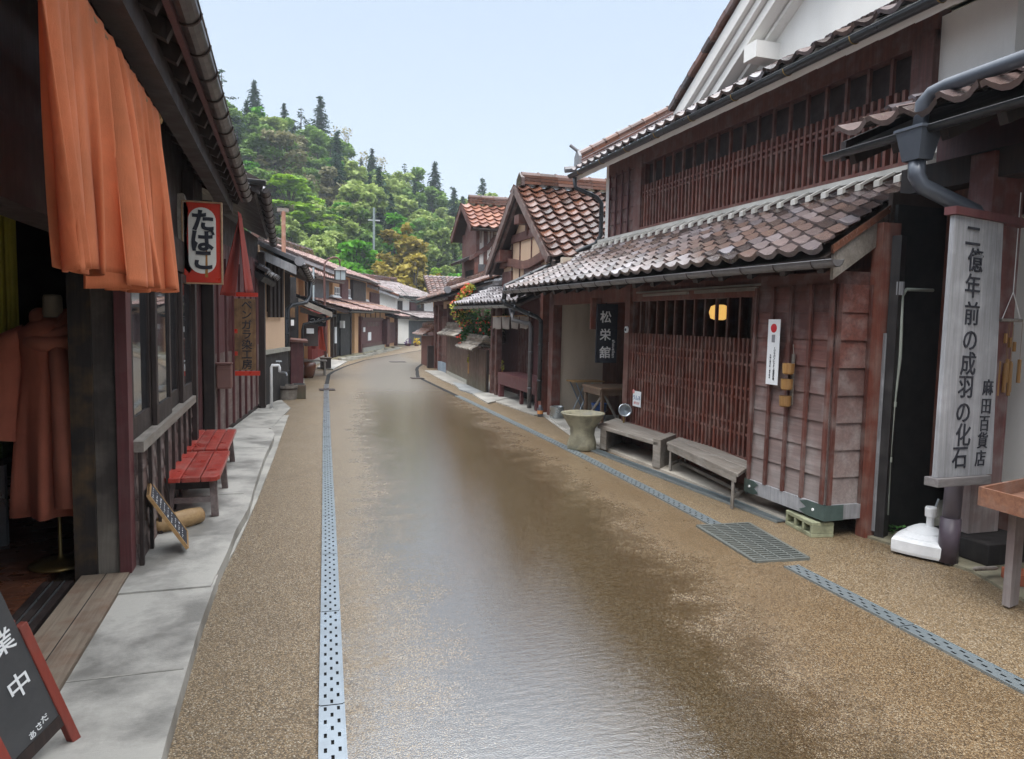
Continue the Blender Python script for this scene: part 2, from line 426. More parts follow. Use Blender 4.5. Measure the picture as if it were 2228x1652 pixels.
def gutter(name, p, q, r, parent, m=None, hoops=True, step=.55, mh=None):
    m = m or GUT; p, q = V(p), V(q); d = (q-p).normalized(); a = d.cross(V((0, 0, 1))).normalized(); mb = MB(); n = 8
    def ring(c, rr): return [c + a*cos(pi+pi*k/n)*rr + V((0, 0, 1))*sin(pi+pi*k/n)*rr for k in range(n+1)]
    vs = ring(p, r)+ring(q, r)+ring(p, r*.9)+ring(q, r*.9); k = n+1; fs = []
    for i in range(n): fs += [(i, i+1, k+i+1, k+i), (2*k+i, 3*k+i, 3*k+i+1, 2*k+i+1)]
    fs += [(0, k, 3*k, 2*k), (n, 2*k+n, 3*k+n, k+n)]
    fs += [tuple(range(2*k, 3*k)), tuple(range(k, 2*k))]
    mb.add(vs, fs, .3)
    for s_ in (0, n): mb.tube([vs[s_], vs[k+s_]], r*.09, 6)
    g = link(mb, name, m, parent, smooth=False)
    if hoops:
        L = (q-p).length; c = step*.5
        while c < L:
            o = p+d*c; hb_ = MB()
            hb_.tube([o + a*cos(pi+pi*k_/n)*r*1.06 + V((0, 0, 1))*sin(pi+pi*k_/n)*r*1.06 for k_ in range(n+1)], r*.1, 5); c += step
            link(hb_, 'hoop', mh or IRON, g)
    return g
def downpipe(name, pts, r, parent, m=None):
    mb = MB(); mb.tube(pts, r, 10)
    for a, b in zip(pts, pts[1:]):
        a, b = V(a), V(b); L = (b-a).length
        if L > .6:
            for q in (.3, .75): c = a.lerp(b, q); e = (b-a).normalized()*.02; mb.tube([c-e, c+e], r*1.18, 10)
    return link(mb, name, m or GUTD, parent, smooth=True)
def vplanks(o, a, L, z0, z1, n, w=.16, th=.02, gap=.006, jit=.004):
    mb = MB(); o, a, n = V(o), V(a).normalized(), V(n).normalized(); k = max(1, round(L/w)); w = L/k
    for i in range(k):
        d = random.uniform(0, jit)
        mb.obox(o+a*(i*w+gap/2)+V((0, 0, z0))+n*(d), a*(w-gap), n*th, V((0, 0, z1-z0)))
    return mb
def clad(o, a, L, z0, z1, n, ph=.2, th=.018, bat=.32, bw=.035, batten=True):
    """lapped horizontal boards with upright battens; returns boards, battens"""
    mb, bb = MB(), MB(); o, a, n = V(o), V(a).normalized(), V(n).normalized(); k = max(1, round((z1-z0)/ph)); ph = (z1-z0)/k
    m = max(1, round(L/bat)); bwid = L/m
    for i in range(k):
        for j in range(m):
            z = z0+i*ph; e = random.uniform(0, .004)
            p = o+a*(j*bwid); q = a*bwid; zz = V((0, 0, 1))
            mb.add([p+zz*z+n*(th+.014+e), p+q+zz*z+n*(th+.014+e), p+q+zz*(z+ph)+n*(th+e*.5), p+zz*(z+ph)+n*(th+e*.5),
                    p+zz*z, p+q+zz*z, p+q+zz*(z+ph), p+zz*(z+ph)], [(0,1,2,3), (5,4,7,6), (0,4,5,1), (1,5,6,2), (2,6,7,3), (3,7,4,0)])
    for j in range(m+1):
        p = o+a*(j*bwid-bw/2)+n*(th+.02); bb.obox(p+V((0, 0, z0)), a*bw, n*.022, V((0, 0, z1-z0)))
    return mb, bb
def lattice_mb(o, a, L, z0, z1, n, step=.06, w=.028, th=.035, rails=(), rw=.035):
    mb = MB(); o, a, n = V(o), V(a).normalized(), V(n).normalized(); k = int(L/step)
    for i in range(k+1): mb.obox(o+a*(i*L/k-w/2)+V((0, 0, z0))+n*random.uniform(0, .004), a*w, n*th, V((0, 0, z1-z0)))
    for z in rails: mb.obox(o+V((0, 0, z-rw/2))+n*(th*.25), a*L, n*(th*.55), V((0, 0, rw)))
    return mb
def glyphs(name, items, parent, m, ex, ey, size, bold=0, depth=.003):
    """lettering as thin solid letters; items = [(text, world centre)]"""
    ex, ey = V(ex).normalized(), V(ey).normalized(); ez = ex.cross(ey); mb = MB()
    for body, c in items:
        cu = bpy.data.curves.new('t', 'FONT'); cu.body = body; cu.size = 1; cu.align_x = 'CENTER'; cu.align_y = 'CENTER'; cu.extrude = depth/size; cu.offset = bold; cu.resolution_u = 3
        ob = bpy.data.objects.new('t', cu); COL.objects.link(ob)
        me = bpy.data.meshes.new_from_object(ob.evaluated_get(bpy.context.evaluated_depsgraph_get()))
        xs = [v.co for v in me.vertices]
        if xs:
            mx = (max(p.x for p in xs)+min(p.x for p in xs))/2; my = (max(p.y for p in xs)+min(p.y for p in xs))/2
            sz = size if isinstance(size, (int, float)) else size
            mb.add([V(c)+ex*((p.x-mx)*sz)+ey*((p.y-my)*sz)+ez*(p.z*sz) for p in xs], [tuple(f.vertices) for f in me.polygons], .5)
        bpy.data.objects.remove(ob); bpy.data.curves.remove(cu); bpy.data.meshes.remove(me)
    return link(mb, name, m, parent)
def column(text, top, bot): n = len(text); return [(ch, V(top).lerp(V(bot), i/max(1, n-1))) for i, ch in enumerate(text)]
Z = V((0, 0, 1)); XX = V((1, 0, 0)); YY = V((0, 1, 0))
# ------------------------------------------------------------------ ground, road, drains, aprons
struct(MB().quad((-400, -60, -.06), (400, -60, -.06), (400, 700, -.06), (-400, 700, -.06)), 'ground', plain('earth', (.07, .065, .04), .95, 0, .5, .6, .3))
DL = [(0.02, -2), (.06, .5), (.16, 2.67), (.30, 5.37), (.55, 10.5), (.91, 17.5), (1.19, 21.4), (1.87, 24.5), (2.95, 28.3), (6.9, 37.6), (9.5, 43)]
DR = [(3.15, -2), (3.2, .5), (3.24, 2.3), (3.30, 4.1), (3.38, 5.2), (3.48, 8.6), (3.51, 14), (3.55, 20.2), (3.8, 21.5), (4.13, 23.6), (5.08, 27.15), (5.62, 28.7), (8.6, 34), (12, 40)]
def at_y(line, y):
    for a, b in zip(line, line[1:]):
        if y <= b[1]: t = (y-a[1])/(b[1]-a[1]); return a[0]+(b[0]-a[0])*t
    return line[-1][0]
mb = MB()
for i in range(0, 84):
    y0, y1 = -2+i*.5, -1.5+i*.5
    mb.quad((at_y(DL, y0), y0, .004), (at_y(DR, y0), y0, .004), (at_y(DR, y1), y1, .004), (at_y(DL, y1), y1, .004), .5)
struct(mb, 'road', road_mat('wet_resin_gravel', True))
mb = MB(); mb.quad((-4, -3, 0), (12, -3, 0), (20, 44, 0), (-4, 44, 0), .5)
struct(mb, 'pavement', road_mat('resin_gravel', False))

def drain(label, line, y0, y1, width, near, m, cut):
    t = thing('drain_channel', label, 'drain', (at_y(line, y0), y0, 0))
    dk = MB(); y = y0
    while y < y1-.01:
        if line is DR and 3.9 < y < 4.1: y += 1.0; continue     # the large grating sits here
        L = min(1.0, y1-y); a = V((at_y(line, y), y, 0)); b = V((at_y(line, y+L), y+L, 0)); d = (b-a).normalized(); n = V((d.y, -d.x, 0)); L = (b-a).length
        dk.quad(a-n*width/2+Z*.006, b-n*width/2+Z*.006, b+n*width/2+Z*.006, a+n*width/2+Z*.006)
        if y < cut:
            cv = MB(); W = width; xs = [-W/2, -W*.33, -W*.21, -W*.06, W*.06, W*.21, W*.33, W/2]
            nr = 20; g = L*.992/nr; zt = .0145
            for j in range(nr):
                for k in range(7):
                    hole = (k == 3 and j % 2 == 0) or (k in (1, 5) and j % 2 == 1)
                    if k in (3,) and 0 and hole: pass
                    ya, yb = j*g, (j+1)*g
                    if hole:
                        e = g*.2
                        for p0, p1 in ((ya, ya+e), (yb-e, yb)): cv.quad(a+d*p0+n*xs[k]+Z*zt, a+d*p1+n*xs[k]+Z*zt, a+d*p1+n*xs[k+1]+Z*zt, a+d*p0+n*xs[k+1]+Z*zt, .5)
                    else: cv.quad(a+d*ya+n*xs[k]+Z*zt, a+d*yb+n*xs[k]+Z*zt, a+d*yb+n*xs[k+1]+Z*zt, a+d*ya+n*xs[k+1]+Z*zt, .5)
            for sgn in (-1, 1): cv.obox(a+n*(sgn*W/2-.003)+Z*.002, d*L*.992, n*.006, Z*.016)
            link(cv, 'cover', m, t)
        y += 1.0
    link(dk, 'channel', VOID if near else plain('drain_edge', (.05, .055, .06), .5, .4), t)
drain('pale galvanised slotted drain along the left side of the road', DL, -1.0, 41, .10, True, GALV, 18)
drain('dull grey slotted drain along the right side of the road', DR, -1.0, 34, .105, True, DGALV, 15)
# plain square lids set into the drains
for (u0, v0, lab) in ((712, 849, 'small square steel lid set across the left drain'), (908, 824, 'small square steel lid on the right drain at the bend')):
    c = px(u0, v0, z=0); mb = MB(); mb.bx(c.x-.17, c.x+.17, c.y-.2, c.y+.2, .006, .018); mb.bx(c.x-.14, c.x+.14, c.y-.17, c.y+.17, .018, .022)
    tag(link(mb, 'manhole_cover', IRON, loc=(c.x, c.y, 0)), lab, 'drain lid')
c = px(865, 788, z=0); mb = MB(); mb.bx(c.x-.3, c.x+.3, c.y-.25, c.y+.25, .005, .014); tag(link(mb, 'manhole_cover', IRON, loc=(c.x, c.y, 0)), 'flat dark lid in the road near the far bend', 'drain lid')
# big grating
g = thing('steel_grating', 'large rectangular steel grating beside the right drain near the concrete block', 'grating', (3.37, 4.55, 0))
mb = MB(); A, B, Cc, D = [V((p[0], p[1], .008)) for p in ((3.19, 5.0), (3.66, 4.97), (3.53, 4.1), (3.11, 4.13))]
for p, q in ((A, B), (B, Cc), (Cc, D), (D, A)): mb.bar(p, q, .025, .022)
for i in range(1, 20): mb.bar(A.lerp(D, i/20), B.lerp(Cc, i/20), .016, .018)
for i in range(1, 4): mb.bar(A.lerp(B, i/4), D.lerp(Cc, i/4), .012, .02)
link(mb, 'grid', plain('grating_steel', (.20, .215, .20), .5, .5, .5, 10), g)
link(MB().quad(A-Z*.005, B-Z*.005, Cc-Z*.005, D-Z*.005), 'pit', plain('pit_dark', (.02, .02, .018), .9), g)
# narrow grating strip along the inn's step
g = thing('grating_strip', 'narrow grey grating strip in front of the two wooden benches', 'grating', (3.9, 7, 0)); mb = MB()
A, B = V((3.98, 4.95, .012)), V((3.74, 8.9, .012)); d = (B-A).normalized(); n = V((d.y, -d.x, 0))
for sgn in (-.06, .06): mb.bar(A+n*sgn, B+n*sgn, .012, .02)
k = 110
for i in range(k): c = A.lerp(B, (i+.5)/k); mb.bar(c-n*.06, c+n*.06, .014, .012)
link(mb, 'grid', DGALV, g); link(MB().quad(A-n*.06-Z*.005, B-n*.06-Z*.005, B+n*.06-Z*.005, A+n*.06-Z*.005), 'channel', VOID, g)

# concrete aprons
def slabpoly(pts, z0, z1, name, m, label=None):
    mb = MB(); mb.prism([V((p[0], p[1], z0)) for p in pts], V((0, 0, z1-z0))); return struct(mb, name, m)
xy = lambda u, v, z=0: px(u, v, z=z)[:2]
slabpoly([(-.9, -3), (-.38, -3), (-.43, 2.8), (-.425, 3.8), (-.40, 4.56), (-.9, 4.56)], -.03, .08, 'concrete_apron', CONC)
pe = [xy(459, 1274, .09), xy(478, 1235, .09), xy(495, 1200, .09), xy(512, 1155, .09), xy(541, 1105, .09), xy(556, 1050, .09), xy(576, 992, .09), xy(594, 955, .09), xy(597, 945, .09), xy(594, 937, .09), xy(583, 932, .09), xy(487, 930, .09)]
slabpoly(pe + [(-.9, pe[-1][1]), (-.9, pe[0][1])], -.03, .09, 'concrete_step', CONC)
slabpoly([xy(472, 1277), xy(520, 1180), xy(560, 1090), xy(595, 1000), xy(612, 950), xy(628, 905), xy(607, 905), xy(540, 1000), xy(470, 1200)], -.03, .012, 'old_kerb_strip', CONC2)
slabpoly([xy(487, 935), xy(590, 935), xy(632, 890), xy(612, 872), xy(558, 885), (-1, 12.8), (-1, 11)], -.03, .02, 'concrete_yard', CONC2)
slabpoly([xy(632, 868), xy(662, 840), xy(662, 828), xy(612, 832)], -.02, .06, 'stone_edge', STONE)
slabpoly([(4.02, 4.95), (4.6, 4.95), (4.6, 8.75), (3.93, 8.75), (3.96, 7.6)], -.02, .035, 'inn_step', concrete_mat('pale_step', (.50, .45, .38), .5))
slabpoly([(3.98, 8.75), (5.9, 8.75), (5.9, 11.6), (4.3, 11.6), (4.1, 10.4)], -.02, .02, 'entry_floor', CONC2)
slabpoly([xy(1180, 905), xy(1290, 985), xy(1310, 975), xy(1275, 905)], -.02, .012, 'pale_slab', CONC)
slabpoly([(4.12, 11.7), (4.9, 11.7), (5.2, 19.5), (4.6, 22.5), (4.2, 22.5), (4.02, 19), (3.98, 15)], -.02, .022, 'right_apron', CONC2)
slabpoly([xy(1062, 880), xy(1105, 868), xy(1060, 852), xy(1028, 860)], 0, .03, 'pale_slab', CONC)
slabpoly([xy(985, 833), xy(1062, 850), xy(1050, 865), xy(1000, 850)], 0, .028, 'pale_slab', concrete_mat('wet_slab', (.3, .31, .31), .8))
slabpoly([(4.35, 4.5), (4.45, 3.6), (4.25, 3.0), (6.5, 3), (6.5, 4.9), (5.0, 4.9)], -.02, .018, 'shop_apron', MOSS)
slabpoly([xy(690, 802), xy(725, 806), xy(755, 788), xy(712, 783)], 0, .04, 'pale_ramp', CONC)
slabpoly([xy(720, 783), xy(790, 776), xy(875, 757), xy(840, 754), xy(780, 768), xy(735, 775)], 0, .03, 'yellowish_apron', concrete_mat('mossy_apron', (.40, .35, .22), .6, 2))
for y_ in (3.35, 6.6, 8.9):
    struct(MB().bx(-.9, at_y([(-.40, 2.0), (-.42, 4.5), (-.33, 6.6), (-.2, 9), (-.15, 11)], y_)-.03, y_, y_+.012, .07, .0925 if y_ > 4.5 else .0825), 'pavement_joint', CONC2)
ek = MB()
for i in range(16):
    p = V((*xy(752+i*7.5, 787-i*1.78), 0)); ek.obox(p+V((-.14, 0, 0)), V((.3, .08, 0)), V((-.1, .5, 0)), V((0, 0, random.uniform(.06, .12))))
struct(ek, 'stone_kerb', STONE)

# ------------------------------------------------------------------ the dye shop on the left
FL = Fr((-.9, 0), 0, -1)
shop = thing('dye_shop', 'dark timber shop with open front, window and grey siding at left', 'shop', (-.9, 4.7, 0))
EX, EZ, RX, RZ = -.50, 3.10, -4.2, 4.75
Y0, Y1 = -3.5, 9.35
link(slab((EX, Y0, EZ), (EX, Y1, EZ), (RX, Y0, RZ), (RX, Y1, RZ), .05), 'roof_boards', DARK, shop)
rt = link(tile_roof((EX+.03, Y0, EZ+.03), (EX+.03, Y1, EZ+.03), (RX, Y0, RZ+.03), (RX, Y1, RZ+.03), lod=True), 'roof', TGREY, shop)
dz = (RZ-EZ)/(RX-EX)
mb = rafters((EX-.02, Y0, EZ-.10), (EX-.02, Y1, EZ-.10), (RX, Y0, RZ-.10), (RX, Y1, RZ-.10), .33, .06, .09)
link(mb, 'rafters', DARK, shop)
mb = MB(); mb.bar((EX+.01, Y0, EZ-.03), (EX+.01, Y1, EZ-.03), .03, .14); link(mb, 'fascia', MAROON, shop)
g = gutter('gutter', (EX+.06, Y0, EZ+.03), (EX+.06, 9.25, EZ-.05), .062, shop, GUT, True, .42)
mb = MB()                                         # upright structure
FL.box(mb, -3.5, 9.3, -.02, .16, 2.02, 2.30); FL.box(mb, 4.6, 9.3, .03, .12, 2.30, 3.25); FL.box(mb, -3.5, 4.6, .03, .12, 2.30, 3.25)
FL.box(mb, -3.5, 9.4, -.30, -.18, 2.86, 3.0)
link(mb, 'lintel', DARK, shop)
P = lambda u, v: px(u, v, y=4.70)
def jamb(name, u0, u1, m, y=4.70, d=.14):
    a, b = px(u0, 1278, y=y), px(u1, 1276, y=y); mb = MB(); mb.bx(min(a.x, b.x), max(a.x, b.x), y, y+d, 0.03, 2.6); return link(mb, name, m, shop)
jamb('post', 164, 213, wood('old_black_post', (.03, .022, .018), (.012, .01, .009), (.30, .17, .06), .35), 4.70, .22)
jamb('board', 213.5, 262, wood('worn_board', (.09, .07, .06), (.045, .035, .03), (.33, .29, .24), .7, (0.1, .6)), 4.73, .1)
jamb('post', 262.5, 288, MAROON, 4.69, .13)
mb = MB(); mb.bx(-1.16, -.905, -3, 4.69, .0, .098); s_ = link(mb, 'threshold', SILL, shop)
mb = MB(); mb.bx(-1.03, -1.026, -3, 4.69, .09, .1005); link(mb, 'joint', VOID, s_)
tr = MB()
for i, x in enumerate((-1.36, -1.30, -1.24, -1.18)): tr.bx(x, x+.04, -3, 4.69, .0, .075)
tk = link(tr, 'door_track', DARK, shop)
mb = MB()
for x in (-1.31, -1.25): mb.bx(x, x+.006, -3, 4.69, .04, .079)
link(mb, 'rail', GALV, tk)
mb = MB(); y = -3
while y < 8: mb.bx(-4.2, -1.37, y, y+.116, 0, .062); y += .12
link(mb, 'floor_boards', FLOORW, shop)
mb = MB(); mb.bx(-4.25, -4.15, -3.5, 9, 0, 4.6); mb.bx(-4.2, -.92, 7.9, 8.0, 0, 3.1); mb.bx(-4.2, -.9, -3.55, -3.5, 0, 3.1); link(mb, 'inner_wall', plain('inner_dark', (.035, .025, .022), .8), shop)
mb = MB(); mb.bx(-4.15, -1.0, -3.4, 7.9, 2.62, 2.66)
for i in range(14): mb.bx(-4.15, -1.0, -3.2+i*.8, -3.08+i*.8, 2.5, 2.62)
link(mb, 'ceiling', DARK, shop)
# siding below the window
bo, ba = clad((-.9, 4.83, 0), (0, 1, 0), 2.72, 0.08, .80, (1, 0, 0), .145, .012, .34, .035)
sd_ = link(bo, 'siding', SIDING, shop); link(ba, 'batten', DARK, sd_)
mb = MB(); mb.bx(-.98, -.9, 4.83, 7.55, 0.03, .82); mb.bx(-.93, -.865, 4.83, 7.55, .03, .085); link(mb, 'wall', DARK, shop)
wn = MB(); wn.bx(-.93, -.835, 4.82, 7.56, .80, .865); wf = link(wn, 'window_sill', GREYW, shop)
for i in range(4):
    y0 = 4.84+i*.675; off = .0 if i % 2 else -.035; fr = MB(); x1 = -.865+off; x0 = x1-.03
    for (a, b) in ((y0, y0+.075), (y0+.615, y0+.69)): fr.bx(x0, x1, a, b, .866, 2.0)
    fr.bx(x0, x1, y0+.075, y0+.615, .866, 1.0); fr.bx(x0, x1, y0+.075, y0+.615, 1.93, 2.0)
    fo = link(fr, 'window_frame', DARK, shop); link(MB().bx(x0+.012, x0+.016, y0+.07, y0+.62, .99, 1.94), 'pane', GLASS, fo)
for y in (7.53, 9.35): link(MB().bx(-.95, -.83, y, y+.13, .03, 3.0), 'door_post', DARK, shop)
mb = MB(); mb.bx(-1.12, -1.06, 7.66, 8.7, .05, 2.0); dr = link(mb, 'door', BLACK, shop)
link(lattice_mb((-1.0, 8.55, 0), (0, 1, 0), .78, .05, 2.0, (1, 0, 0), .075, .03, .03, (.3, 1.0, 1.7)), 'lattice_door', MAROON, shop)
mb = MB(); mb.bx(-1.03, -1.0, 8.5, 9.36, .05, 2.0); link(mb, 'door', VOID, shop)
mb = MB()
p0 = px(375, 430, y=7.25); p1 = px(410, 590, y=7.25)   # carved bracket end below the eave
prof = [(-1.0, 2.72), (-.88, 2.74), (-.84, 2.6), (-.855, 2.3), (-.84, 2.16), (-.80, 2.08), (-.84, 2.02), (-.9, 2.1), (-1.0, 2.12)]
mb.prism([V((x, 7.2, z)) for x, z in prof], V((0, .14, 0))); link(mb, 'bracket', GREYW, shop)
# side wall with upright boards set slightly towards the street
W0, W1 = V((-.93, 9.48, 0)), V((-.46, 13.45, 0)); wa = (W1-W0).normalized(); wn_ = V((wa.y, -wa.x, 0))
annex = thing('boarded_annex', 'maroon boarded annex with a gutter beyond the dark doorway', 'building', (-.7, 11.5, 0))
mb = MB(); mb.obox(W0, W1-W0, -wn_*.1, Z*3.0); link(mb, 'wall', DARK, annex)
link(vplanks(W0, wa, (W1-W0).length, .1, 1.15, wn_, .30, .018, .02), 'lower_boards', SIDING, annex)
b2_ = MB()
for i in range(9): c = W0+wa*(i*.5); b2_.obox(c+Z*.1, wa*.05, wn_*.05, Z*2.3)
link(b2_, 'batten', MAROON, annex)
link(vplanks(W0, wa, (W1-W0).length, 1.15, 2.6, wn_, .22, .022, .012), 'upper_boards', MAROON, annex)
mb = MB(); mb.obox(W1-wa*.12+wn_*.02, wa*.13, wn_*.1, Z*2.75); link(mb, 'post', DARK, annex)
Ya, Yb = 9.5, 13.55; ax, az = -.34, 3.17
link(slab((ax, Ya, az), (ax+.06, Yb, az-.13), (-3, Ya, az+1.25), (-3, Yb, az+1.2), .06), 'roof_boards', DARK, annex)
link(tile_roof((ax+.03, Ya-.1, az+.03), (ax+.09, Yb, az-.1), (-3, Ya-.1, az+1.29), (-3, Yb, az+1.23)), 'roof', TGREY, annex)
mb = MB(); mb.prism([V((ax+.05, Ya-.13, az+.13)), V((-3, Ya-.13, az+1.42)), V((-3, Ya-.13, az+1.2)), V((ax+.05, Ya-.13, az-.06))], V((0, .05, 0))); link(mb, 'verge_board', DARK, annex)
gutter('gutter', (ax+.1, Ya+.1, az+.05), (ax+.14, Yb+.1, az-.24), .06, annex, GUT, True, .42)
gutter('gutter', (-1.1, Ya-.16, az+.12), (ax+.12, Ya-.16, az+.1), .055, annex, GUTD, False)

# props on the shop front
nr = thing('orange_noren', 'long orange cloth curtain hanging from the shop eave at left', 'curtain', (-.65, 3.4, 2.74))
mb = MB(); mb.tube([(-.685, -1.0, 2.745), (-.685, 4.54, 2.745)], .012, 8); mb.tube([(-.685, 4.52, 2.745), (-.685, 4.58, 2.74)], .028, 8); link(mb, 'rod', BAMB, nr)
def noren_panel(y0, y1, zb, seed, skew, amp, k):
    rnd = random.Random(seed); ph = [rnd.uniform(0, 6.28) for _ in range(5)]
    def fn(u, v):
        # v: 0 top, 1 bottom
        a = amp*(.10+1.1*v**.7)
        x = -.675 + a*(sin(u*k*6.28+ph[0]+v*.5) * .6 + .35*sin(u*k*2.3*6.28+ph[1]-v*.8) + .25*sin(u*1.3*6.28+ph[2]+v*1.7)) + .05*v*sin(u*3+ph[3])
        yy = y0+(y1-y0)*u + skew*v*(1-u) + .035*v*sin(u*k*2*6.28+ph[4])
        z = 2.765+(zb-2.765)*v + .012*sin(u*k*6.28+ph[1])*v
        return V((x, yy, z))
    mb = MB().grid(fn, 110, 36); o = link(mb, 'cloth_panel', ORANGE, nr, smooth=True)
    sm = o.modifiers.new('thick', 'SOLIDIFY'); sm.thickness = .004
noren_panel(2.36, 3.24, 1.80, 3, .50, .05, 3.0)
noren_panel(3.27, 3.84, 1.755, 5, .04, .085, 3.6)
noren_panel(3.90, 4.50, 1.775, 9, .20, .05, 3.0)

tb = thing('tobacco_sign', 'red enamel sign with black kana on a white oval, under the eave', 'sign', (-.72, 7.2, 2.3))
cs = [px(403, 440, y=7.2), px(485, 445, y=7.2), px(478, 622, y=7.2), px(398, 612, y=7.2)]
xa, xb, za, zb = -.885, -.565, 1.94, 2.665
mb = MB(); mb.bx(xa, xb, 7.2, 7.24, za, zb); link(mb, 'plate', RED, tb, bevel=.006)
def oval(cx, cz, w, h, y, n=16):
    r = w/2; pts = []
    for k in range(n+1): t = pi*k/n; pts.append(V((cx+cos(t)*r, y, cz+h/2-r+sin(t)*r)))
    for k in range(n+1): t = pi+pi*k/n; pts.append(V((cx+cos(t)*r, y, cz-h/2+r+sin(t)*r)))
    return pts
mb = MB(); mb.prism(oval((xa+xb)/2, (za+zb)/2+.02, .235, .60, 7.197), V((0, .004, 0))); link(mb, 'oval', plain('enamel_cream', (.72, .70, .64), .35, 0, .25, 7), tb)
mb = MB()
for s0, s1, z0, z1 in ((xa-.012, xa, za-.012, zb+.012), (xb, xb+.012, za-.012, zb+.012)): mb.bx(s0, s1, 7.19, 7.25, z0, z1)
mb.bx(xa, xb, 7.19, 7.25, za-.012, za); mb.bx(xa, xb, 7.19, 7.25, zb, zb+.012); link(mb, 'rim', plain('rusty_rim', (.45, .28, .16), .6, .3, .5, 20), tb)
xc = (xa+xb)/2
glyphs('lettering', column('たばこ', (xc+.008, 7.193, za+.565), (xc+.008, 7.193, za+.205)), tb, INK, XX, Z, .205, .04, .002)
mb = MB(); mb.prism([V((xc+.02, 7.1945, za+.05)), V((xc+.045, 7.1945, za+.05)), V((xc+.04, 7.1945, za+.36)), V((xc+.03, 7.1945, za+.36))], V((0, .002, 0))); link(mb, 'rust_streak', plain('rust', (.36, .17, .04), .8), tb)

rn = thing('red_noren', 'dark red cloth strip hanging beside the wooden signboard', 'curtain', (-.4, 8.9, 2.2))
for k, (ua, ub, ut, vb, va) in enumerate(((478, 512, 520, 642, 470), (533, 551, 517, 638, 460))):
    T = px(ut, va, y=8.9); A = px(ua, vb, y=8.75); B = px(ub, vb+(-2 if k else 3), y=9.05)
    def fn(u, v, T=T, A=A, B=B):
        top = T+V((.02*u, .25*u, 0)); bt = A.lerp(B, u); p = top.lerp(bt, v); return p+V((0, .02*sin(u*7)*v, .004*sin(u*9)*v))
    o = link(MB().grid(fn, 24, 20), 'cloth_panel', REDC, rn, smooth=True); o.modifiers.new('thick', 'SOLIDIFY').thickness = .005

sb = thing('hanging_signboard', 'brown wooden board with black brush letters between two red bars', 'sign', (-.58, 11, 1.37))
xa, xb, za, zb = -.785, -.415, .86, 1.885
mb = MB(); mb.bx(xa, xb, 11, 11.035, za, zb); link(mb, 'board', SIGNW, sb, bevel=.004)
mb = MB(); mb.bx(-.82, -.38, 11.0, 11.05, 1.915, 1.975); link(mb, 'bar', RED, sb)
mb = MB(); mb.bx(-.82, -.36, 11.0, 11.05, .78, .845); link(mb, 'bar', RED, sb)
glyphs('lettering', column('ベンガラ染工房', (-.535, 10.996, 1.80), (-.535, 10.996, .945)), sb, INK, XX, Z, .15, .012, .002)
for z in (1.42, 1.10): link(MB().bx(-.70, -.66, 10.996, 10.999, z-.03, z+.03), 'red_seal', RED, sb)
mbx = thing('mailbox', 'plain brown metal letter box on the wall by the dark doorway', 'mailbox', (-.75, 9.9, .85))
mb = MB(); mb.bx(-.855, -.665, 9.85, 10.0, .70, 1.02); link(mb, 'case', MBOX, mbx, bevel=.02)
mb = MB(); mb.bx(-.85, -.67, 9.84, 9.86, .955, .965); mb.bx(-.86, -.66, 9.83, 10.01, 1.02, 1.035); link(mb, 'lid', MBOX, mbx)

def red_bench(label, o, L, W, H, rounded):
    """o = wall-side near corner; long side W along the street"""
    t = thing('red_bench', label, 'bench', (o[0]+L/2, o[1]+W/2, o[2]), 'red benches by the dye shop')
    x0, y0, z0 = o; n = 3 if rounded else 4
    for i in range(n):
        a = x0+L*i/n+.004; b = x0+L*(i+1)/n-.004; mb = MB()
        pts = [V((a, y0, 0)), V((b, y0, 0)), V((b, y0+W, 0)), V((a, y0+W, 0))]
        if rounded and i == n-1: pts = [V((a, y0, 0)), V((b-.06, y0, 0)), V((b-.02, y0+.02, 0)), V((b, y0+.07, 0)), V((b, y0+W, 0)), V((a, y0+W, 0))]
        if rounded and i == 0: pts = [V((a+.05, y0, 0)), V((b, y0, 0)), V((b, y0+W, 0)), V((a, y0+W, 0)), V((a, y0+.07, 0)), V((a+.015, y0+.02, 0))]
        mb.prism([p+Z*(z0+H-.038) for p in pts], Z*.038); link(mb, 'seat_board', REDSEAT, t, bevel=.005)
    for yy in (y0+.12, y0+W-.16): link(MB().bx(x0+.03, x0+L-.03, yy, yy+.035, z0+H-.115, z0+H-.04), 'apron', DARK, t)
    for yy, sy in ((y0+.13, -1), (y0+W-.15, 1)):
        for xx, sx in ((x0+.06, -1), (x0+L-.06, 1)):
            mb = MB(); mb.bar((xx, yy, z0+H-.05), (xx+sx*.02, yy+sy*.06, z0), .05, .055, (0, 1, 0)); link(mb, 'leg', SIDING, t)
    for yy in (y0+.10, y0+W-.12): link(MB().bar((x0+.05, yy, z0+.13), (x0+L-.05, yy, z0+.13), .03, .045), 'stretcher', SIDING, t)
red_bench('red bench with two worn seams and rounded front corners, nearer the camera', (-.90, 5.83, .09), .41, 1.12, .325, True)
red_bench('red bench of four boards behind the nearer red bench', (-.92, 7.0, .09), .41, 1.2, .335, False)
cbd = thing('chalkboard', 'thin chalkboard with an orange frame leaning over a log', 'board', (-.75, 5.2, .09))
A = px(320, 1079, y=4.93); B = px(406, 1194, y=5.0); d = (B-A); sx = V((-.085, 1, .03)).normalized(); sx = (sx-d.normalized()*sx.dot(d.normalized())).normalized(); n = sx.cross(d).normalized(); n = n if n.x > 0 else -n
mb = MB(); mb.obox(A, d, sx*.26, n*.012); link(mb, 'slate', INK, cbd)
mb = MB()
for off in (-.012, .26): mb.obox(A+sx*off-n*.004, d, sx*.014, n*.02)
mb.obox(A-n*.004, d.normalized()*.014, sx*.26, n*.02); mb.obox(B-n*.004-d.normalized()*.014, d.normalized()*.014, sx*.26, n*.02); link(mb, 'frame', PALEW, cbd)
mb = MB()
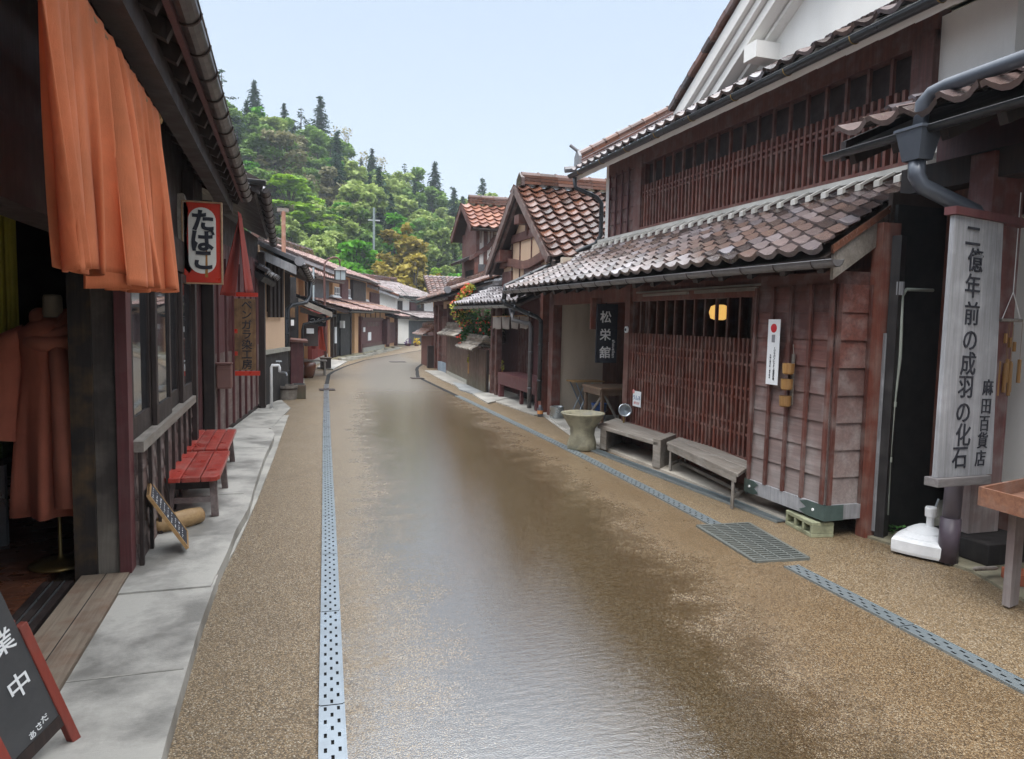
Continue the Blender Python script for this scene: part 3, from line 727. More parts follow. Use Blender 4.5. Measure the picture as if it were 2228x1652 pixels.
for i in range(9):
    for k in range(5): c = A+d*(.08+i*.095)+sx*(.04+k*.04)+n*.013; mb.obox(c+sx*random.uniform(-.01, .01), d.normalized()*random.uniform(.003, .012), sx*random.uniform(.006, .018), n*.001)
link(mb, 'chalk_marks', WHT, cbd)
lg = thing('log', 'short pale log lying on the concrete under the leaning chalkboard', 'log', (-.76, 5.64, .09))
mb = MB(); a, b = V((-.90, 5.50, .145)), V((-.62, 5.74, .15)); mb.tube([a, a.lerp(b, .08), a.lerp(b, .3), a.lerp(b, .75), b], [.03, .05, .065, .068, .058], 12)
link(mb, 'bark', wood('log_wood', (.46, .30, .14), (.30, .18, .08), None, 0, axis='y'), lg, smooth=True)
mb = MB(); e = (b-a).normalized(); mb.tube([b, b+e*.006], .052, 12); link(mb, 'cut_end', plain('cut_wood', (.28, .11, .04), .8, 0, .5, 30), lg)

# A-frame sign at the bottom left
af = thing('sandwich_board', 'dark slate sign with white brush letters on a red wooden easel', 'sign', (-.85, 2.75, 0))
TL, BR, BL = px(-50, 1225, y=2.46), px(130, 1560, y=2.83), px(22, 1632, y=2.83)
TL = px(-75, 1290, y=2.5); BR = px(128, 1556, y=2.84); BL = px(60, 1640, y=2.72)
exv = (BR-BL).normalized(); eyv = (px(2, 1290, y=2.74)-BR).normalized(); exv = (exv-eyv*exv.dot(eyv)).normalized(); ezv = exv.cross(eyv)
wd = (BR-BL).length*1.0; wd = .20; hh = .62
O = BR-exv*wd
mb = MB(); mb.obox(O, exv*wd, eyv*hh, -ezv*.012); link(mb, 'slate', plain('slate_board', (.06, .06, .062), .6, 0, .4, 7), af)
for name_, off in (('frame', -.036), ('frame', wd)):
    mb = MB(); mb.obox(O+exv*off-eyv*.20+ezv*.006, exv*.036, eyv*(hh*.62+.20), -ezv*.03); link(mb, name_, REDW, af, bevel=.004)
mb = MB(); mb.obox(O-eyv*.045+ezv*.004, exv*wd, eyv*.045, -ezv*.022); link(mb, 'ledge', DARK, af)
for off in (-.03, wd):
    mb = MB(); a = O+exv*off+eyv*.40-ezv*.03; mb.bar(a, V((a.x-.03, a.y+.36, .035)), .03, .03); link(mb, 'rear_leg', REDW, af)
def ona(u, v):
    d = _ray(u, v); q = O+ezv*.003; return CAM+d*((q-CAM).dot(ezv)/d.dot(ezv))
glyphs('lettering', [('中', ona(42, 1490)), ('業', ona(4, 1400)), ('営', ona(-32, 1312))], af, WHT, exv, eyv, .092, .006, .001)
glyphs('small_lettering', [('だ', ona(97, 1563)), ('さ', ona(85, 1580)), ('あ', ona(71, 1599))], af, WHT, exv, eyv, .030, .003, .001)

# the mannequin in the open shop front
mn = thing('mannequin', 'headless mannequin in a long terracotta dress and scarf on a brass stand', 'mannequin', (-1.50, 5.05, .062))
mx_, my_ = -1.36, 5.05
mb = MB(); mb.lathe((mx_, my_, .062), [(.0, .0), (.17, .002), (.175, .012), (.12, .022), (.03, .035), (.012, .06), (.011, .62), (0, .63)], 24); link(mb, 'stand', BRASS, mn, smooth=True)
mb = MB(); mb.lathe((mx_, my_, .062), [(.14, .55), (.17, .7), (.13, .95), (.16, 1.18), (.17, 1.3), (.09, 1.38), (.055, 1.42), (.052, 1.52), (.045, 1.535), (0, 1.54)], 20); link(mb, 'body', SKIN, mn, smooth=True)
fold = lambda t, z: (.24*sin(7*t+.8)*max(0, 1.15-z)/1.15 + .07*sin(15*t+1)*max(0, 1.1-z))
mb = MB(); mb.lathe((mx_, my_, .062), [(.225, .32), (.225, .45), (.215, .7), (.19, .95), (.165, 1.12), (.18, 1.25), (.185, 1.33), (.12, 1.385), (.075, 1.41)], 60, None, fold); d_ = link(mb, 'dress', DRESS, mn, smooth=True)
for sg in (-1, 1):
    mb = MB(); pts = [V((mx_+sg*.13, my_-.02, 1.385)), V((mx_+sg*.22, my_-.03, 1.33)), V((mx_+sg*.25, my_-.05, 1.12)), V((mx_+sg*.26, my_-.08, .93)), V((mx_+sg*.27, my_-.1, .80))]
    mb.tube(pts, [.055, .085, .09, .095, .105], 18, False); link(mb, 'sleeve', DRESS, d_, smooth=True)
sc = MB()
for k, (zz, rr) in enumerate(((1.46, .085), (1.42, .105), (1.37, .125), (1.32, .135))):
    pts = [V((mx_+cos(t)*rr+.01*k, my_-.02*k+sin(t)*rr*.9, zz+.03*sin(t*1+k)+.02*cos(2*t))) for t in [2*pi*i/20 for i in range(21)]]
    sc.tube(pts, .042, 10, False)
sc.tube([V((mx_+.06, my_-.16, 1.33)), V((mx_+.09, my_-.2, 1.1)), V((mx_+.11, my_-.235, .8)), V((mx_+.12, my_-.25, .45))], [.05, .06, .07, .075], 12)
link(sc, 'scarf', cloth('scarf_cloth', (.72, .26, .17)), mn, smooth=True)
for o_ in list(mn.children):
    o_.scale = (1.0, 1.0, 1.10)
yc = thing('yellow_cloth', 'yellow tie-dyed cloth hanging inside the shop behind the mannequin', 'cloth', (-1.9, 5.45, 1.4))
A = px(-40, 480, y=5.45); B = px(46, 860, y=5.45)
def fn(u, v): return V((A.x+(B.x-A.x)*u, 5.45+.03*sin(u*22)+.02*sin(u*41), A.z+.25+(B.z-A.z-.25)*v))
o = link(MB().grid(fn, 40, 20), 'sheet', None or YELLOW, yc, smooth=True); o.modifiers.new('thick', 'SOLIDIFY').thickness = .004
dt = thing('display_table', 'low shop table with folded green and yellow cloths behind the mannequin', 'table', (-2.0, 5.6, .06))
A = px(36, 985, y=5.75)
mb = MB(); mb.bx(A.x-1.0, A.x, 5.5, 6.3, .62, .66); link(mb, 'tabletop', DARK, dt)
for xx in (A.x-.95, A.x-.06):
    for yy in (5.54, 6.22): link(MB().bx(xx, xx+.05, yy, yy+.05, .06, .62), 'leg', GALV, dt)
for k, (cx_, cc) in enumerate(((.12, (.10, .14, .05)), (.40, (.5, .42, .06)), (.68, (.2, .03, .03)))):
    o = thing('folded_cloth', ['folded dark green cloth at the right end of the shop table', 'folded yellow cloth in the middle of the shop table', 'folded red cloth at the left end of the shop table'][k], 'cloth', (A.x-cx_, 5.7, .66))
    mb = MB()
    for q in range(4): mb.bx(A.x-cx_-.11-q*.004, A.x-cx_+.1+q*.003, 5.55-.004*q, 5.9, .662+q*.026, .684+q*.026)
    link(mb, 'stack', cloth('folded_cloth_%d' % k, cc), o)
# ------------------------------------------------------------------ the inn on the right
inn = thing('lattice_inn', 'two-storey maroon inn with long tiled eaves, lattice fronts and a white gable', 'house', (4.4, 8, 0))
XF = 4.4
A00, A10, A01, A11 = V((3.68, 4.27, 2.20)), V((3.68, 12.0, 2.20)), V((5.42, 5.0, 3.0)), V((5.42, 12.1, 3.0))
link(tile_roof(A00, A10, A01, A11, .25, .215, .042, .025), 'lower_roof', TMIX, inn)
lift = Z*-.055
rb = link(slab(A00+lift, A10+lift, A01+lift, A11+lift, .03), 'lower_eave_boards', DARK, inn)
link(rafters(A00+V((.03, 0, -.13)), A10+V((.03, 0, -.13)), A01+V((0, 0, -.13)), A11+V((0, 0, -.13)), .42, .05, .07), 'rafters', DARK, rb)
gutter('gutter', (3.64, 4.1, 2.115), (3.64, 12.0, 2.16), .052, inn, plain('gutter_grey', (.16, .15, .15), .4, .4, .4, 12), True, .42)
# white mortar fillet with tile ends along the top of the lower roof
mb = MB(); mb.bar((5.37, 5.0, 3.085), (5.37, 12.0, 3.085), .12, .05); link(mb, 'mortar_fillet', MORTAR, inn)
mb = MB(); k = 30
for i in range(k):
    mb = MB(); y = 5.1+i*(6.8/k); mb.obox((5.14, y, 2.965), (.19, 0, .095), (0, .045, 0), (0, 0, .025)); mb.obox((5.13, y-.01, 2.93), (.035, 0, .018), (0, .07, 0), (0, 0, .055))
    link(mb, 'mortar_tile_end', MORTAR, inn)
mb = MB(); mb.prism([V((5.2, 4.93, 2.98)), V((5.42, 4.9, 3.05)), V((5.42, 4.85, 3.22)), V((5.3, 4.95, 3.14))], V((0, .16, 0))); link(mb, 'mortar_end', MORTAR, inn)
mb = MB(); o = A00+V((0, -.06, -.06)); d = A01-A00
mb.obox(o+d*.02+V((0, 0, -.17)), d*.98, V((.015, .045, 0)), Z*.19); bb_ = link(mb, 'bargeboard', GREYW, inn)
mb = MB(); mb.obox(o+d*.0+V((0, -.02, .03)), d, V((.06, .10, 0)), Z*.06); link(mb, 'verge_tile', TRED, bb_)
# posts, header, recess
def pbox(name, m, x0, x1, y0, y1, z0, z1, parent=inn, bevel=0, label=None):
    o = link(MB().bx(x0, x1, y0, y1, z0, z1), name, m, parent, bevel=bevel)
    if label: o['label'] = label
    return o
pbox('post', BENGR, 4.33, 4.5, 4.42, 4.52, 0, 2.45)
pbox('post', BENG, 4.34, 4.48, 5.47, 5.6, .03, 2.2)
pbox('post', BENGR, 4.33, 4.45, 8.6, 8.74, .03, 2.2)
pbox('post', BENG, 4.36, 4.52, 11.52, 11.72, 0, 2.3)
pbox('header', BENGR, 4.36, 4.46, 4.5, 11.6, 1.93, 2.12)
pbox('header', BENG, 4.40, 4.50, 4.5, 11.7, 2.12, 2.36)
mb = MB(); mb.bx(4.30, 4.33, 5.9, 7.0, 1.985, 2.02); mb.bx(4.30, 4.33, 7.15, 8.2, 1.985, 2.015); link(mb.bx(4.31, 4.36, 5.8, 8.4, 2.03, 2.05), 'awning_rail', GREYW, inn)
pbox('side_wall', GREIGE, 4.52, 5.42, 11.56, 11.66, .0, 2.75); pbox('skirting', BENGR, 4.52, 5.34, 11.54, 11.56, 0.02, .12)
link(vplanks((5.3, 11.5, 0), (1, 0, 0), .95, 0, 2.28, (0, -1, 0), .14), 'boarded_wall', wood('warm_boards', (.26, .12, .075), (.13, .055, .036), (.3, .2, .15), .4), inn)
link(vplanks((6.2, 8.7, 0), (0, 1, 0), 2.9, 0, 2.6, (-1, 0, 0), .18), 'entry_wall', DARK, inn)
mb = MB(); mb.bx(4.62, 6.2, 8.66, 8.72, 0, 2.6); link(mb, 'entry_wall', BENG, inn)
mb = MB(); mb.bx(4.5, 6.25, 5.0, 11.5, 2.28, 2.32); link(mb, 'ceiling', DARK, inn)
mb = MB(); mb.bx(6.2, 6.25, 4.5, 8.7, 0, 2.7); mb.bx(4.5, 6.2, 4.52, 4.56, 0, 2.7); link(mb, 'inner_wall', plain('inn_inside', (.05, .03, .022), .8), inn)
# lattice screen
o = V((4.40, 5.62, 0)); n = V((-1, 0, 0))
lat = link(lattice_mb(o, YY, 2.98, .33, 1.52, n, .074, .03, .045, (.56, .66, .92, 1.02, 1.26, 1.36), .028), 'lattice', BENGR, inn)
link(lattice_mb(o+V((.01, 0, 0)), YY, 2.98, 1.52, 1.93, n, .20, .028, .03), 'upper_lattice', BENG, lat)
pbox('sill', BENGR, 4.34, 4.44, 5.6, 8.62, .27, .335)
mb = MB(); mb.bx(4.50, 4.52, 5.6, 8.6, .0, 1.5); link(mb, 'board_behind_lattice', wood('board_dark_red', (.075, .022, .018), (.03, .012, .011), None, 0), inn)
mb = MB(); mb.bx(4.452, 4.458, 5.62, 6.05, .72, 1.18); mb.bx(4.36, 4.368, 5.68, 5.86, .95, 1.35); link(mb, 'plywood_patch', PALEW, inn)
mb = MB(); mb.bx(4.43, 4.5, 5.5, 8.6, 0.02, .27); link(mb, 'kick_board', BENGR, inn)
# projecting panel bay
bay = link(MB().bx(4.03, 4.34, 4.53, 5.46, .17, 2.08), 'bay', PANEL, inn)
bo, ba = clad((4.03, 4.53, 0), YY, .93, .26, 1.98, (-1, 0, 0), .205, .008, .235, .032)
link(bo, 'bay_board', PANEL, bay); link(ba, 'bay_batten', BENG, bay)
bo, ba = clad((4.03, 4.53, 0), XX, .30, .26, 1.98, (0, -1, 0), .205, .008, .30, .032)
link(bo, 'bay_board', PANEL, bay); link(ba, 'bay_batten', BENG, bay)
mb = MB(); mb.bx(3.985, 4.02, 4.485, 5.49, .145, .262); mb.bx(3.985, 4.34, 4.48, 4.52, .145, .262); skirt = link(mb, 'bay_skirt', GREYZ, bay)
for y0, y1, tip in ((4.475, 4.68, 4.76), (5.50, 5.36, 5.30)):
    mb = MB()
    mb.prism([V((3.982, y0, .142)), V((3.982, y1, .142)), V((3.982, tip, .17)), V((3.982, y1, .205)), V((3.982, tip, .24)), V((3.982, y1, .265)), V((3.982, y0, .265))], V((-.003, 0, 0)))
    if y0 < 5: mb.bx(3.98, 4.16, 4.474, 4.478, .142, .265)
    link(mb, 'copper_plate', COPPER, skirt)
for y in (4.6, 5.42): link(MB().tube([(3.984, y, .205), (3.972, y, .205)], .012, 8), 'rivet', WHT, skirt)
# upper storey
XU = 5.42
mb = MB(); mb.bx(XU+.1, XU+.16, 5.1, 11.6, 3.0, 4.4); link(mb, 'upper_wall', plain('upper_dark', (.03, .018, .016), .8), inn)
pbox('upper_sill', BENG, XU-.03, XU+.1, 5.1, 10.62, 3.0, 3.13); pbox('upper_sill', BENGR, XU-.045, XU+.06, 5.1, 10.62, 3.13, 3.165)
pbox('upper_head', BENG, XU-.02, XU+.12, 5.05, 11.7, 4.16, 4.42)
ul = link(lattice_mb((XU+.02, 5.28, 0), YY, 5.15, 3.165, 3.82, n, .092, .034, .04, (3.66, 3.72, 3.34) if 0 else (3.64, 3.71), .026), 'upper_lattice', BENGR, inn)
link(lattice_mb((XU+.05, 5.28, 0), YY, 5.15, 3.165, 4.17, n, .276, .034, .035), 'lattice_bar', BENG, ul)
pbox('upper_post', BENG, XU-.05, XU+.12, 5.05, 5.28, 2.98, 4.24); pbox('upper_post', BENG, XU-.05, XU+.12, 10.43, 10.66, 2.98, 4.30)
bo, ba = clad((XU+.02, 10.68, 0), YY, .95, 3.12, 4.2, n, .2, .012, .24, .03)
sh = link(bo, 'shutter', BENG, inn); link(ba, 'batten', MAROON, sh); pbox('shutter_sill', GREYW, XU-.05, XU+.06, 10.66, 11.65, 3.07, 3.12)
pbox('corner_plaster', WHITE, XU-.0, XU+.3, 11.65, 11.84, 2.95, 4.45)
pbox('upper_plaster', WHITE, XU+.02, XU+.2, 4.461, 5.049, 3.1, 4.35); pbox('upper_plaster', WHITE, XU+.02, 9, 4.36, 4.46, 3.1, 4.9)
pbox('left_plaster', WHITE, XU+.3, 10, 11.70, 11.82, 2.6, 4.62)
GX = 7.05; UZ = 5.50
E0, E1, T0, T1 = V((4.93, 2.6, 4.31)), V((4.93, 12.15, 4.31)), V((GX, 2.6, UZ)), V((GX, 12.25, UZ))
link(tile_roof(E0, E1, T0, T1, .255, .235, .05, .045), 'upper_roof', TMIX, inn)
link(slab(E0-Z*.05, E1-Z*.05, T0-Z*.05, T1-Z*.05, .10), 'eave_plaster', WHITE, inn)
mb = MB()
for i in range(25): y = 2.8+i*.385; mb.obox((4.98, y, 4.165), (1.2, 0, .645), (0, .16, 0), (0, 0, .06))
link(mb, 'plastered_rafter', WHITE, inn)
gutter('upper_gutter', (4.88, 2.3, 4.24), (4.88, 12.2, 4.26), .058, inn, GUTD, True, .9, BRASS)
link(ridge_mb((5.0, 12.12, 4.38), (GX, 12.18, UZ+.02), .20, .24, 5, .29, .055), 'verge_ridge', TRED, inn)
mb = MB(); mb.prism([V((4.96, 12.02, 4.4)), V((4.96, 12.24, 4.4)), V((4.96, 12.24, 4.58)), V((4.96, 12.13, 4.72)), V((4.96, 12.02, 4.58))], V((.05, 0, 0))); link(mb, 'ridge_end_tile', TGREY, inn); link(MB().tube([(4.98, 12.13, 4.68), (4.84, 12.16, 4.78)], .03, 8), 'ridge_horn', TGREY, inn)
link(MB().tube([(4.95, 12.2, 4.38), (4.78, 12.24, 4.36)], .055, 8), 'corner_tile', TGREY, inn)
downpipe('downpipe', [(4.9, 12.05, 4.2), (4.92, 12.05, 4.02), (5.3, 11.95, 3.86), (5.38, 11.93, 3.76), (5.38, 11.92, 3.2), (5.3, 11.95, 3.05), (5.1, 12.15, 2.95), (3.85, 12.15, 2.33), (3.68, 12.12, 2.26), (3.64, 12.08, 2.0)], .04, inn)
downpipe('downpipe', [(3.64, 12.08, 2.02), (3.66, 12.08, 1.94), (4.2, 11.9, 1.72), (4.26, 11.86, 1.66), (4.26, 11.86, .25)], .04, inn, GUTD)
# white gable of the main house
gx = GX; slope = .617; yl, zl = 11.55, 5.36; ya = 5.0
za = zl+(yl-ya)*slope
mb = MB(); mb.prism([V((gx, yl-.1, 5.2)), V((gx, yl-.1, zl-.2)), V((gx, ya, za-.3)), V((gx, -2, zl-.2)), V((gx, -2, 5.2))], V((.2, 0, 0))); link(mb, 'gable_wall', WHITE, inn)
d = V((0, ya-yl, za-zl)); nn = V((0, .617, 1)).normalized()
for off, wdt, x0 in ((0.02, .20, .52), (.24, .12, .44), (.39, .14, .36), (.56, .06, .16)):
    link(MB().obox(V((gx-x0, yl, zl))-nn*(off+wdt), d, V((x0, 0, 0)), nn*wdt), 'gable_moulding', WHITE, inn)
for q in (.25, .46, .70): c = V((gx-.42, yl, zl))+d*q-nn*.76; link(MB().bx(c.x, gx, c.y-.15, c.y+.15, c.z-.12, c.z+.12), 'purlin_end', WHITE, inn)
mb = MB(); k = 32
for i in range(k):
    p = V((gx-.60, yl, zl))+d*(i/k)+nn*.02; mb.obox(p+nn*.012*(i % 2), d/k*1.06, V((.18, 0, 0)), nn*.085)
link(mb, 'gable_tiles', TRED, inn)
link(slab(V((gx-.5, yl+.2, zl-.12)), V((14, yl+.2, zl-.12)), V((gx-.5, ya, za)), V((14, ya, za)), .1), 'main_roof', TRED, inn)
# things at the inn
sg = thing('shop_sign', 'tall black board with three large white characters by the inn entry', 'sign', (4.42, 9.5, 1.48))
mb = MB(); mb.bx(4.265, 4.595, 9.5, 9.53, 1.065, 1.915); link(mb, 'board', INK, sg, bevel=.004)
glyphs('lettering', column('松栄舘', (4.405, 9.497, 1.73), (4.405, 9.497, 1.22)), sg, WHT, XX, Z, .18, .014, .002)
tt = MB()
glyphs('small_lettering', [('shoueikan', (4.54, 9.497, 1.27))], sg, WHT, -Z, XX, .066, .008, .002)
mb = MB(); mb.bx(4.40, 4.42, 9.5, 9.52, 1.915, 2.0); link(mb, 'hook', IRON, sg)
pbox('lintel_board', BENGR, 4.2, 5.3, 9.56, 9.6, 1.55, 2.0)
cl = thing('door_bell', 'small round white bell on the red post beside the lattice', 'bell', (4.33, 8.7, 1.56)); mb = MB(); mb.tube([(4.33, 8.66, 1.56), (4.31, 8.66, 1.56)], .045, 14); link(mb, 'cover', PVCW, cl); mb = MB(); mb.tube([(4.31, 8.66, 1.56), (4.30, 8.66, 1.56)], .02, 10); link(mb, 'button', INK, cl)
ps = thing('paper_notice', 'small white handwritten notice with a pink dot on the lattice', 'notice', (4.3, 8.3, .67))
mb = MB(); mb.bx(4.336, 4.340, 8.22, 8.44, .57, .77); link(mb, 'sheet', PAPER, ps)
glyphs('lettering', [('ラムネ', (4.334, 8.33, .685))], ps, plain('blue_ink', (.05, .14, .3), .7), -YY, Z, .07, .003, .001)
glyphs('small_lettering', [('あります', (4.334, 8.33, .615))], ps, RED, -YY, Z, .04, 0, .001)
mb = MB(); mb.tube([(4.337, 8.42, .76), (4.332, 8.42, .76)], .028, 12); link(mb, 'pink_dot', plain('pink', (.75, .28, .26), .7), ps)
fl = thing('flood_lamp', 'round silver lamp on a short stem at the left end of the bench', 'lamp', (4.3, 8.55, .34))
mb = MB(); mb.lathe((0, 0, 0), [(.0, -.10), (.05, -.09), (.085, 0), (.09, .03), (.075, .03), (.05, -.03), (0, -.05)], 16)
Rm = Matrix.Rotation(radians(78), 3, 'X') @ Matrix.Rotation(radians(0), 3, 'Z')
for i, p in enumerate(mb.v): q = Rm @ p; mb.v[i] = Matrix.Rotation(radians(-25), 3, 'Z') @ q + V((4.27, 8.52, .50))
link(mb, 'reflector', GALV, fl, smooth=True); mb = MB(); mb.tube([(4.27, 8.55, .29), (4.27, 8.55, .43)], .014, 8); link(mb, 'stem', BRASS, fl)
bn = thing('poster_strip', 'narrow white vertical poster with a red circle on the panelled bay', 'poster', (3.96, 5.15, 1.42))
mb = MB(); mb.bx(3.949, 3.953, 5.07, 5.225, 1.15, 1.705); link(mb, 'sheet', PAPER, bn)
mb = MB(); mb.tube([(3.95, 5.148, 1.63), (3.946, 5.148, 1.63)], .038, 18); link(mb, 'red_circle', plain('flag_red', (.6, .02, .03), .6), bn)
mb = MB(); mb.bx(3.946, 3.949, 5.128, 5.168, 1.51, 1.575); link(mb, 'grey_block', plain('print_grey', (.25, .25, .27), .8), bn)
glyphs('lettering', column('「ジャパンレッド」発祥の地', (3.947, 5.125, 1.46), (3.947, 5.125, 1.20)) + [('日本遺産', (3.947, 5.148, 1.49))][:0], bn, INK, -YY, Z, .027, .001, .001)
glyphs('small_lettering', column('弁柄と銅の町・備中吹屋', (3.947, 5.175, 1.40), (3.947, 5.175, 1.21)), bn, INK, -YY, Z, .018, .001, .001)
bp = thing('bamboo_planter', 'three short bamboo cups hung one below another on the panelled bay', 'planter', (3.96, 4.93, 1.2))
for k, z in enumerate((1.30, 1.17, 1.03)):
    mb = MB(); c = V((3.945-.005*k, 4.935+.004*k, z-.045)); mb.lathe(c, [(.036, 0), (.046, .01), (.05, .09), (.044, .09), (.04, .03), (0, .03)], 14); link(mb, 'cup', BAMB, bp)
mb = MB(); mb.bx(3.985, 3.995, 4.92, 4.95, 1.0, 1.42); mb.tube([(3.99, 4.935, 1.42), (3.99, 4.945, 1.5)], .003, 5); link(mb, 'hanging_strip', GREYW, bp)
lp = thing('paper_lamp', 'lit yellow paper lamp hanging inside the inn behind the lattice', 'lamp', (4.9, 7.4, 1.8))
mb = MB(); c = px(1565, 680, x=4.9); mb.lathe(c+V((0, 0, -.11)), [(.05, .02), (.10, .04), (.12, .11), (.10, .18), (.05, .20)], 18); link(mb, 'shade', LAMPY, lp, smooth=True)
mb = MB(); mb.tube([c+V((0, 0, .1)), c+V((0, 0, .75))], .004, 5); link(mb, 'cord', INK, lp)
lp2 = thing('pendant_bulb', 'small glowing bulb hanging inside the inn at the left of the lattice', 'lamp', (4.9, 9, 1.9))
mb = MB(); c = px(1417, 668, x=4.75); mb.lathe(c+V((0, 0, -.04)), [(0, 0), (.028, .02), (.03, .045), (.012, .075)], 10); link(mb, 'bulb', BULB, lp2, smooth=True)
mb = MB(); mb.lathe(c+V((0, 0, -.06)), [(.075, 0), (.07, .05), (.02, .12), (.0, .13)], 12); link(mb, 'shade', plain('amber_glass', (.25, .10, .03), .4), lp2); mb = MB(); mb.tube([c+V((0, 0, .06)), c+V((0, 0, .7))], .004, 5); link(mb, 'cord', INK, lp2)

mo = thing('stone_mortar', 'tall flared stone mortar standing on the pavement before the inn', 'mortar', (3.66, 8.5, 0))
def rough(t, z): return .02*sin(3*t+z*9)+.015*sin(7*t+z*5)
mb = MB(); mb.lathe((3.66, 8.5, 0), [(.165, 0), (.19, .02), (.185, .10), (.155, .2), (.165, .28), (.225, .38), (.275, .46), (.288, .475), (.28, .485), (.245, .482), (.215, .43), (.15, .36), (0, .34)], 36, .3, rough); link(mb, 'bowl', MOSS, mo, smooth=True); link(MB().lathe((3.66, 8.5, .415), [(0, 0), (.205, .004), (.21, .012)], 24), 'shade_disc', plain('hollow_shade', (.085, .07, .045), .9, 0, .5, 12), mo)  # dark disc paints the shade inside the mortar's bowl

b1 = thing('plank_bench', 'weathered thick plank bench on solid end blocks, left of the slender bench', 'bench', (4.2, 8, 0.03))
pa = [px(1300, 924, z=.33), px(1432, 962, z=.33), px(1474, 946, z=.33), px(1340, 909, z=.33)]
mb = MB(); mb.prism([p-Z*.05 for p in pa], Z*.05); link(mb, 'plank', GREYW, b1, bevel=.008)
for q, dz_ in ((.10, .0), (.97, .04)):
    a = pa[0].lerp(pa[1], q); b = pa[3].lerp(pa[2], q); d = (pa[1]-pa[0]).normalized(); mb = MB(); mb.obox(V((a.x, a.y, .03))-d*.06, (b-a)*(1.0), d*.15, Z*(.25+dz_*2+.0)); link(mb, 'end_block', GREYW, b1, bevel=.006)
b2 = thing('slender_bench', 'slender grey wooden bench with thin legs and a low stretcher', 'bench', (4.15, 6.4, .03))
pb = [px(1450, 962, z=.34), px(1605, 1032, z=.34), px(1640, 1019, z=.34), px(1488, 947, z=.34)]
d = (pb[1]-pb[0]); dn = d.normalized(); e = (pb[3]-pb[0]); en = e.normalized()
for k in range(2):
    mb = MB(); o = pb[0]+e*(k*.5+.01); mb.obox(o-Z*.03, d, e*.48, Z*.03); link(mb, 'seat_board', GREYW, b2, bevel=.004)
for k in (0.03, .97):
    mb = MB(); o = pb[0]+e*k-en*.012; mb.obox(o+dn*.03-Z*.085, d-dn*.06, en*.024, Z*.055); link(mb, 'rail', GREYW, b2)
for s0 in (.05, .93):
    for k in (.02, .88):
        mb = MB(); o = pb[0]+d*s0+e*k; mb.obox(V((o.x, o.y, .0)), dn*.05, en*.045, Z*.31); link(mb, 'leg', GREYW, b2, bevel=.003)
mb = MB(); o = pb[0]+d*.07+e*.45; mb.obox(V((o.x, o.y, .09)), d*.86, en*.03, Z*.035); link(mb, 'stretcher', GREYW, b2)
for s0 in (.07, .95): mb = MB(); o = pb[0]+d*s0+e*.05; mb.obox(V((o.x, o.y, .095)), e*.85, dn*.025, Z*.03); link(mb, 'cross_rail', GREYW, b2)

cb = thing('concrete_block', 'mossy concrete block with three holes by the corner of the inn', 'block', (4.0, 4.75, 0))
a = px(1708, 1140, z=0); b = px(1760, 1168, z=0); c = px(1812, 1166, z=0)
d = (b-a).normalized(); e = V((d.y, -d.x, 0)); e = -e if e.x < 0 else e; L = .39; W = .19; Hh = .12
for k in range(1):
    mb = MB()
    mb.obox(a, d*L, e*W, Z*.03); mb.obox(a+Z*(Hh-.03), d*L, e*W, Z*.03)
    for q in (0, .33, .635, .93): mb.obox(a+d*L*q+Z*.03+e*.001, d*L*.07, e*(W-.002), Z*(Hh-.06))
    link(mb, 'block_body', concrete_mat('mossy_block', (.32, .33, .21), .75, 8), cb, bevel=.004)
    link(MB().obox(a+e*W*.9+Z*.031, d*L*.98, e*.005, Z*(Hh-.062)), 'hole_back', VOID, cb)

t1 = thing('work_table', 'brown wooden table with angled braces in the inn entry', 'table', (5.3, 10.7, .02))
p0, p1 = px(1252, 822, z=.64), px(1362, 832, z=.64)
x0, x1, y0, y1 = 4.62, 5.36, 10.05, 10.8
mb = MB(); mb.bx(x0, x1, y0, y1, .61, .64); link(mb, 'tabletop', TABLEW, t1, bevel=.004)
mb = MB(); mb.bx(x0+.02, x1-.02, y0+.01, y0+.035, .52, .608); mb.bx(x0+.02, x1-.02, y1-.035, y1-.01, .52, .608); mb.bx(x0+.005, x0+.03, y0+.04, y1-.04, .52, .608); mb.bx(x1-.03, x1-.005, y0+.04, y1-.04, .52, .608); link(mb, 'apron', TABLEW, t1)
for xx in (x0+.03, x1-.08):
    for yy in (y0+.04, y1-.09): link(MB().bx(xx, xx+.045, yy, yy+.045, .02, .61), 'leg', TABLEW, t1)
for a, b in (((x0+.08, y0+.05, .52), (x0+.36, y0+.05, .06)), ((x1-.08, y0+.05, .52), (x0+.40, y0+.05, .06)), ((x0+.06, y0+.1, .5), (x0+.06, y1-.1, .08))): link(MB().bar(a, b, .03, .04, (0, 1, 0)), 'brace', GREYW, t1)
t2 = thing('folding_table', 'small folding table with a pale wooden top and crossed metal legs', 'table', (4.75, 11.3, .02))
mb = MB(); mb.bx(4.62, 5.2, 11.18, 11.5, .63, .65); link(mb, 'tabletop', PALEW, t2, bevel=.004)
for yy in (11.2, 11.47):
    link(MB().tube([(4.68, yy, .62), (4.98, yy, .02)], .011, 8), 'leg', plain('blue_grey_tube', (.2, .25, .32), .35, .4), t2); link(MB().tube([(4.98, yy, .62), (4.70, yy, .02)], .011, 8), 'leg', GALV, t2)
bk = thing('bucket', 'blue plastic bucket under the brown work table', 'bucket', (5.0, 10.9, .02)); mb = MB(); mb.lathe((5.0, 10.95, .02), [(.09, 0), (.095, .01), (.125, .26), (.132, .265), (.132, .28), (.12, .28), (.09, .02), (0, .02)], 20); link(mb, 'pail', BLUE, bk, smooth=True); link(MB().tube([(4.87, 10.95, .27), (4.88, 10.88, .18), (5.0, 10.82, .14), (5.12, 10.88, .18), (5.13, 10.95, .27)], .005, 6), 'handle', GALV, bk)
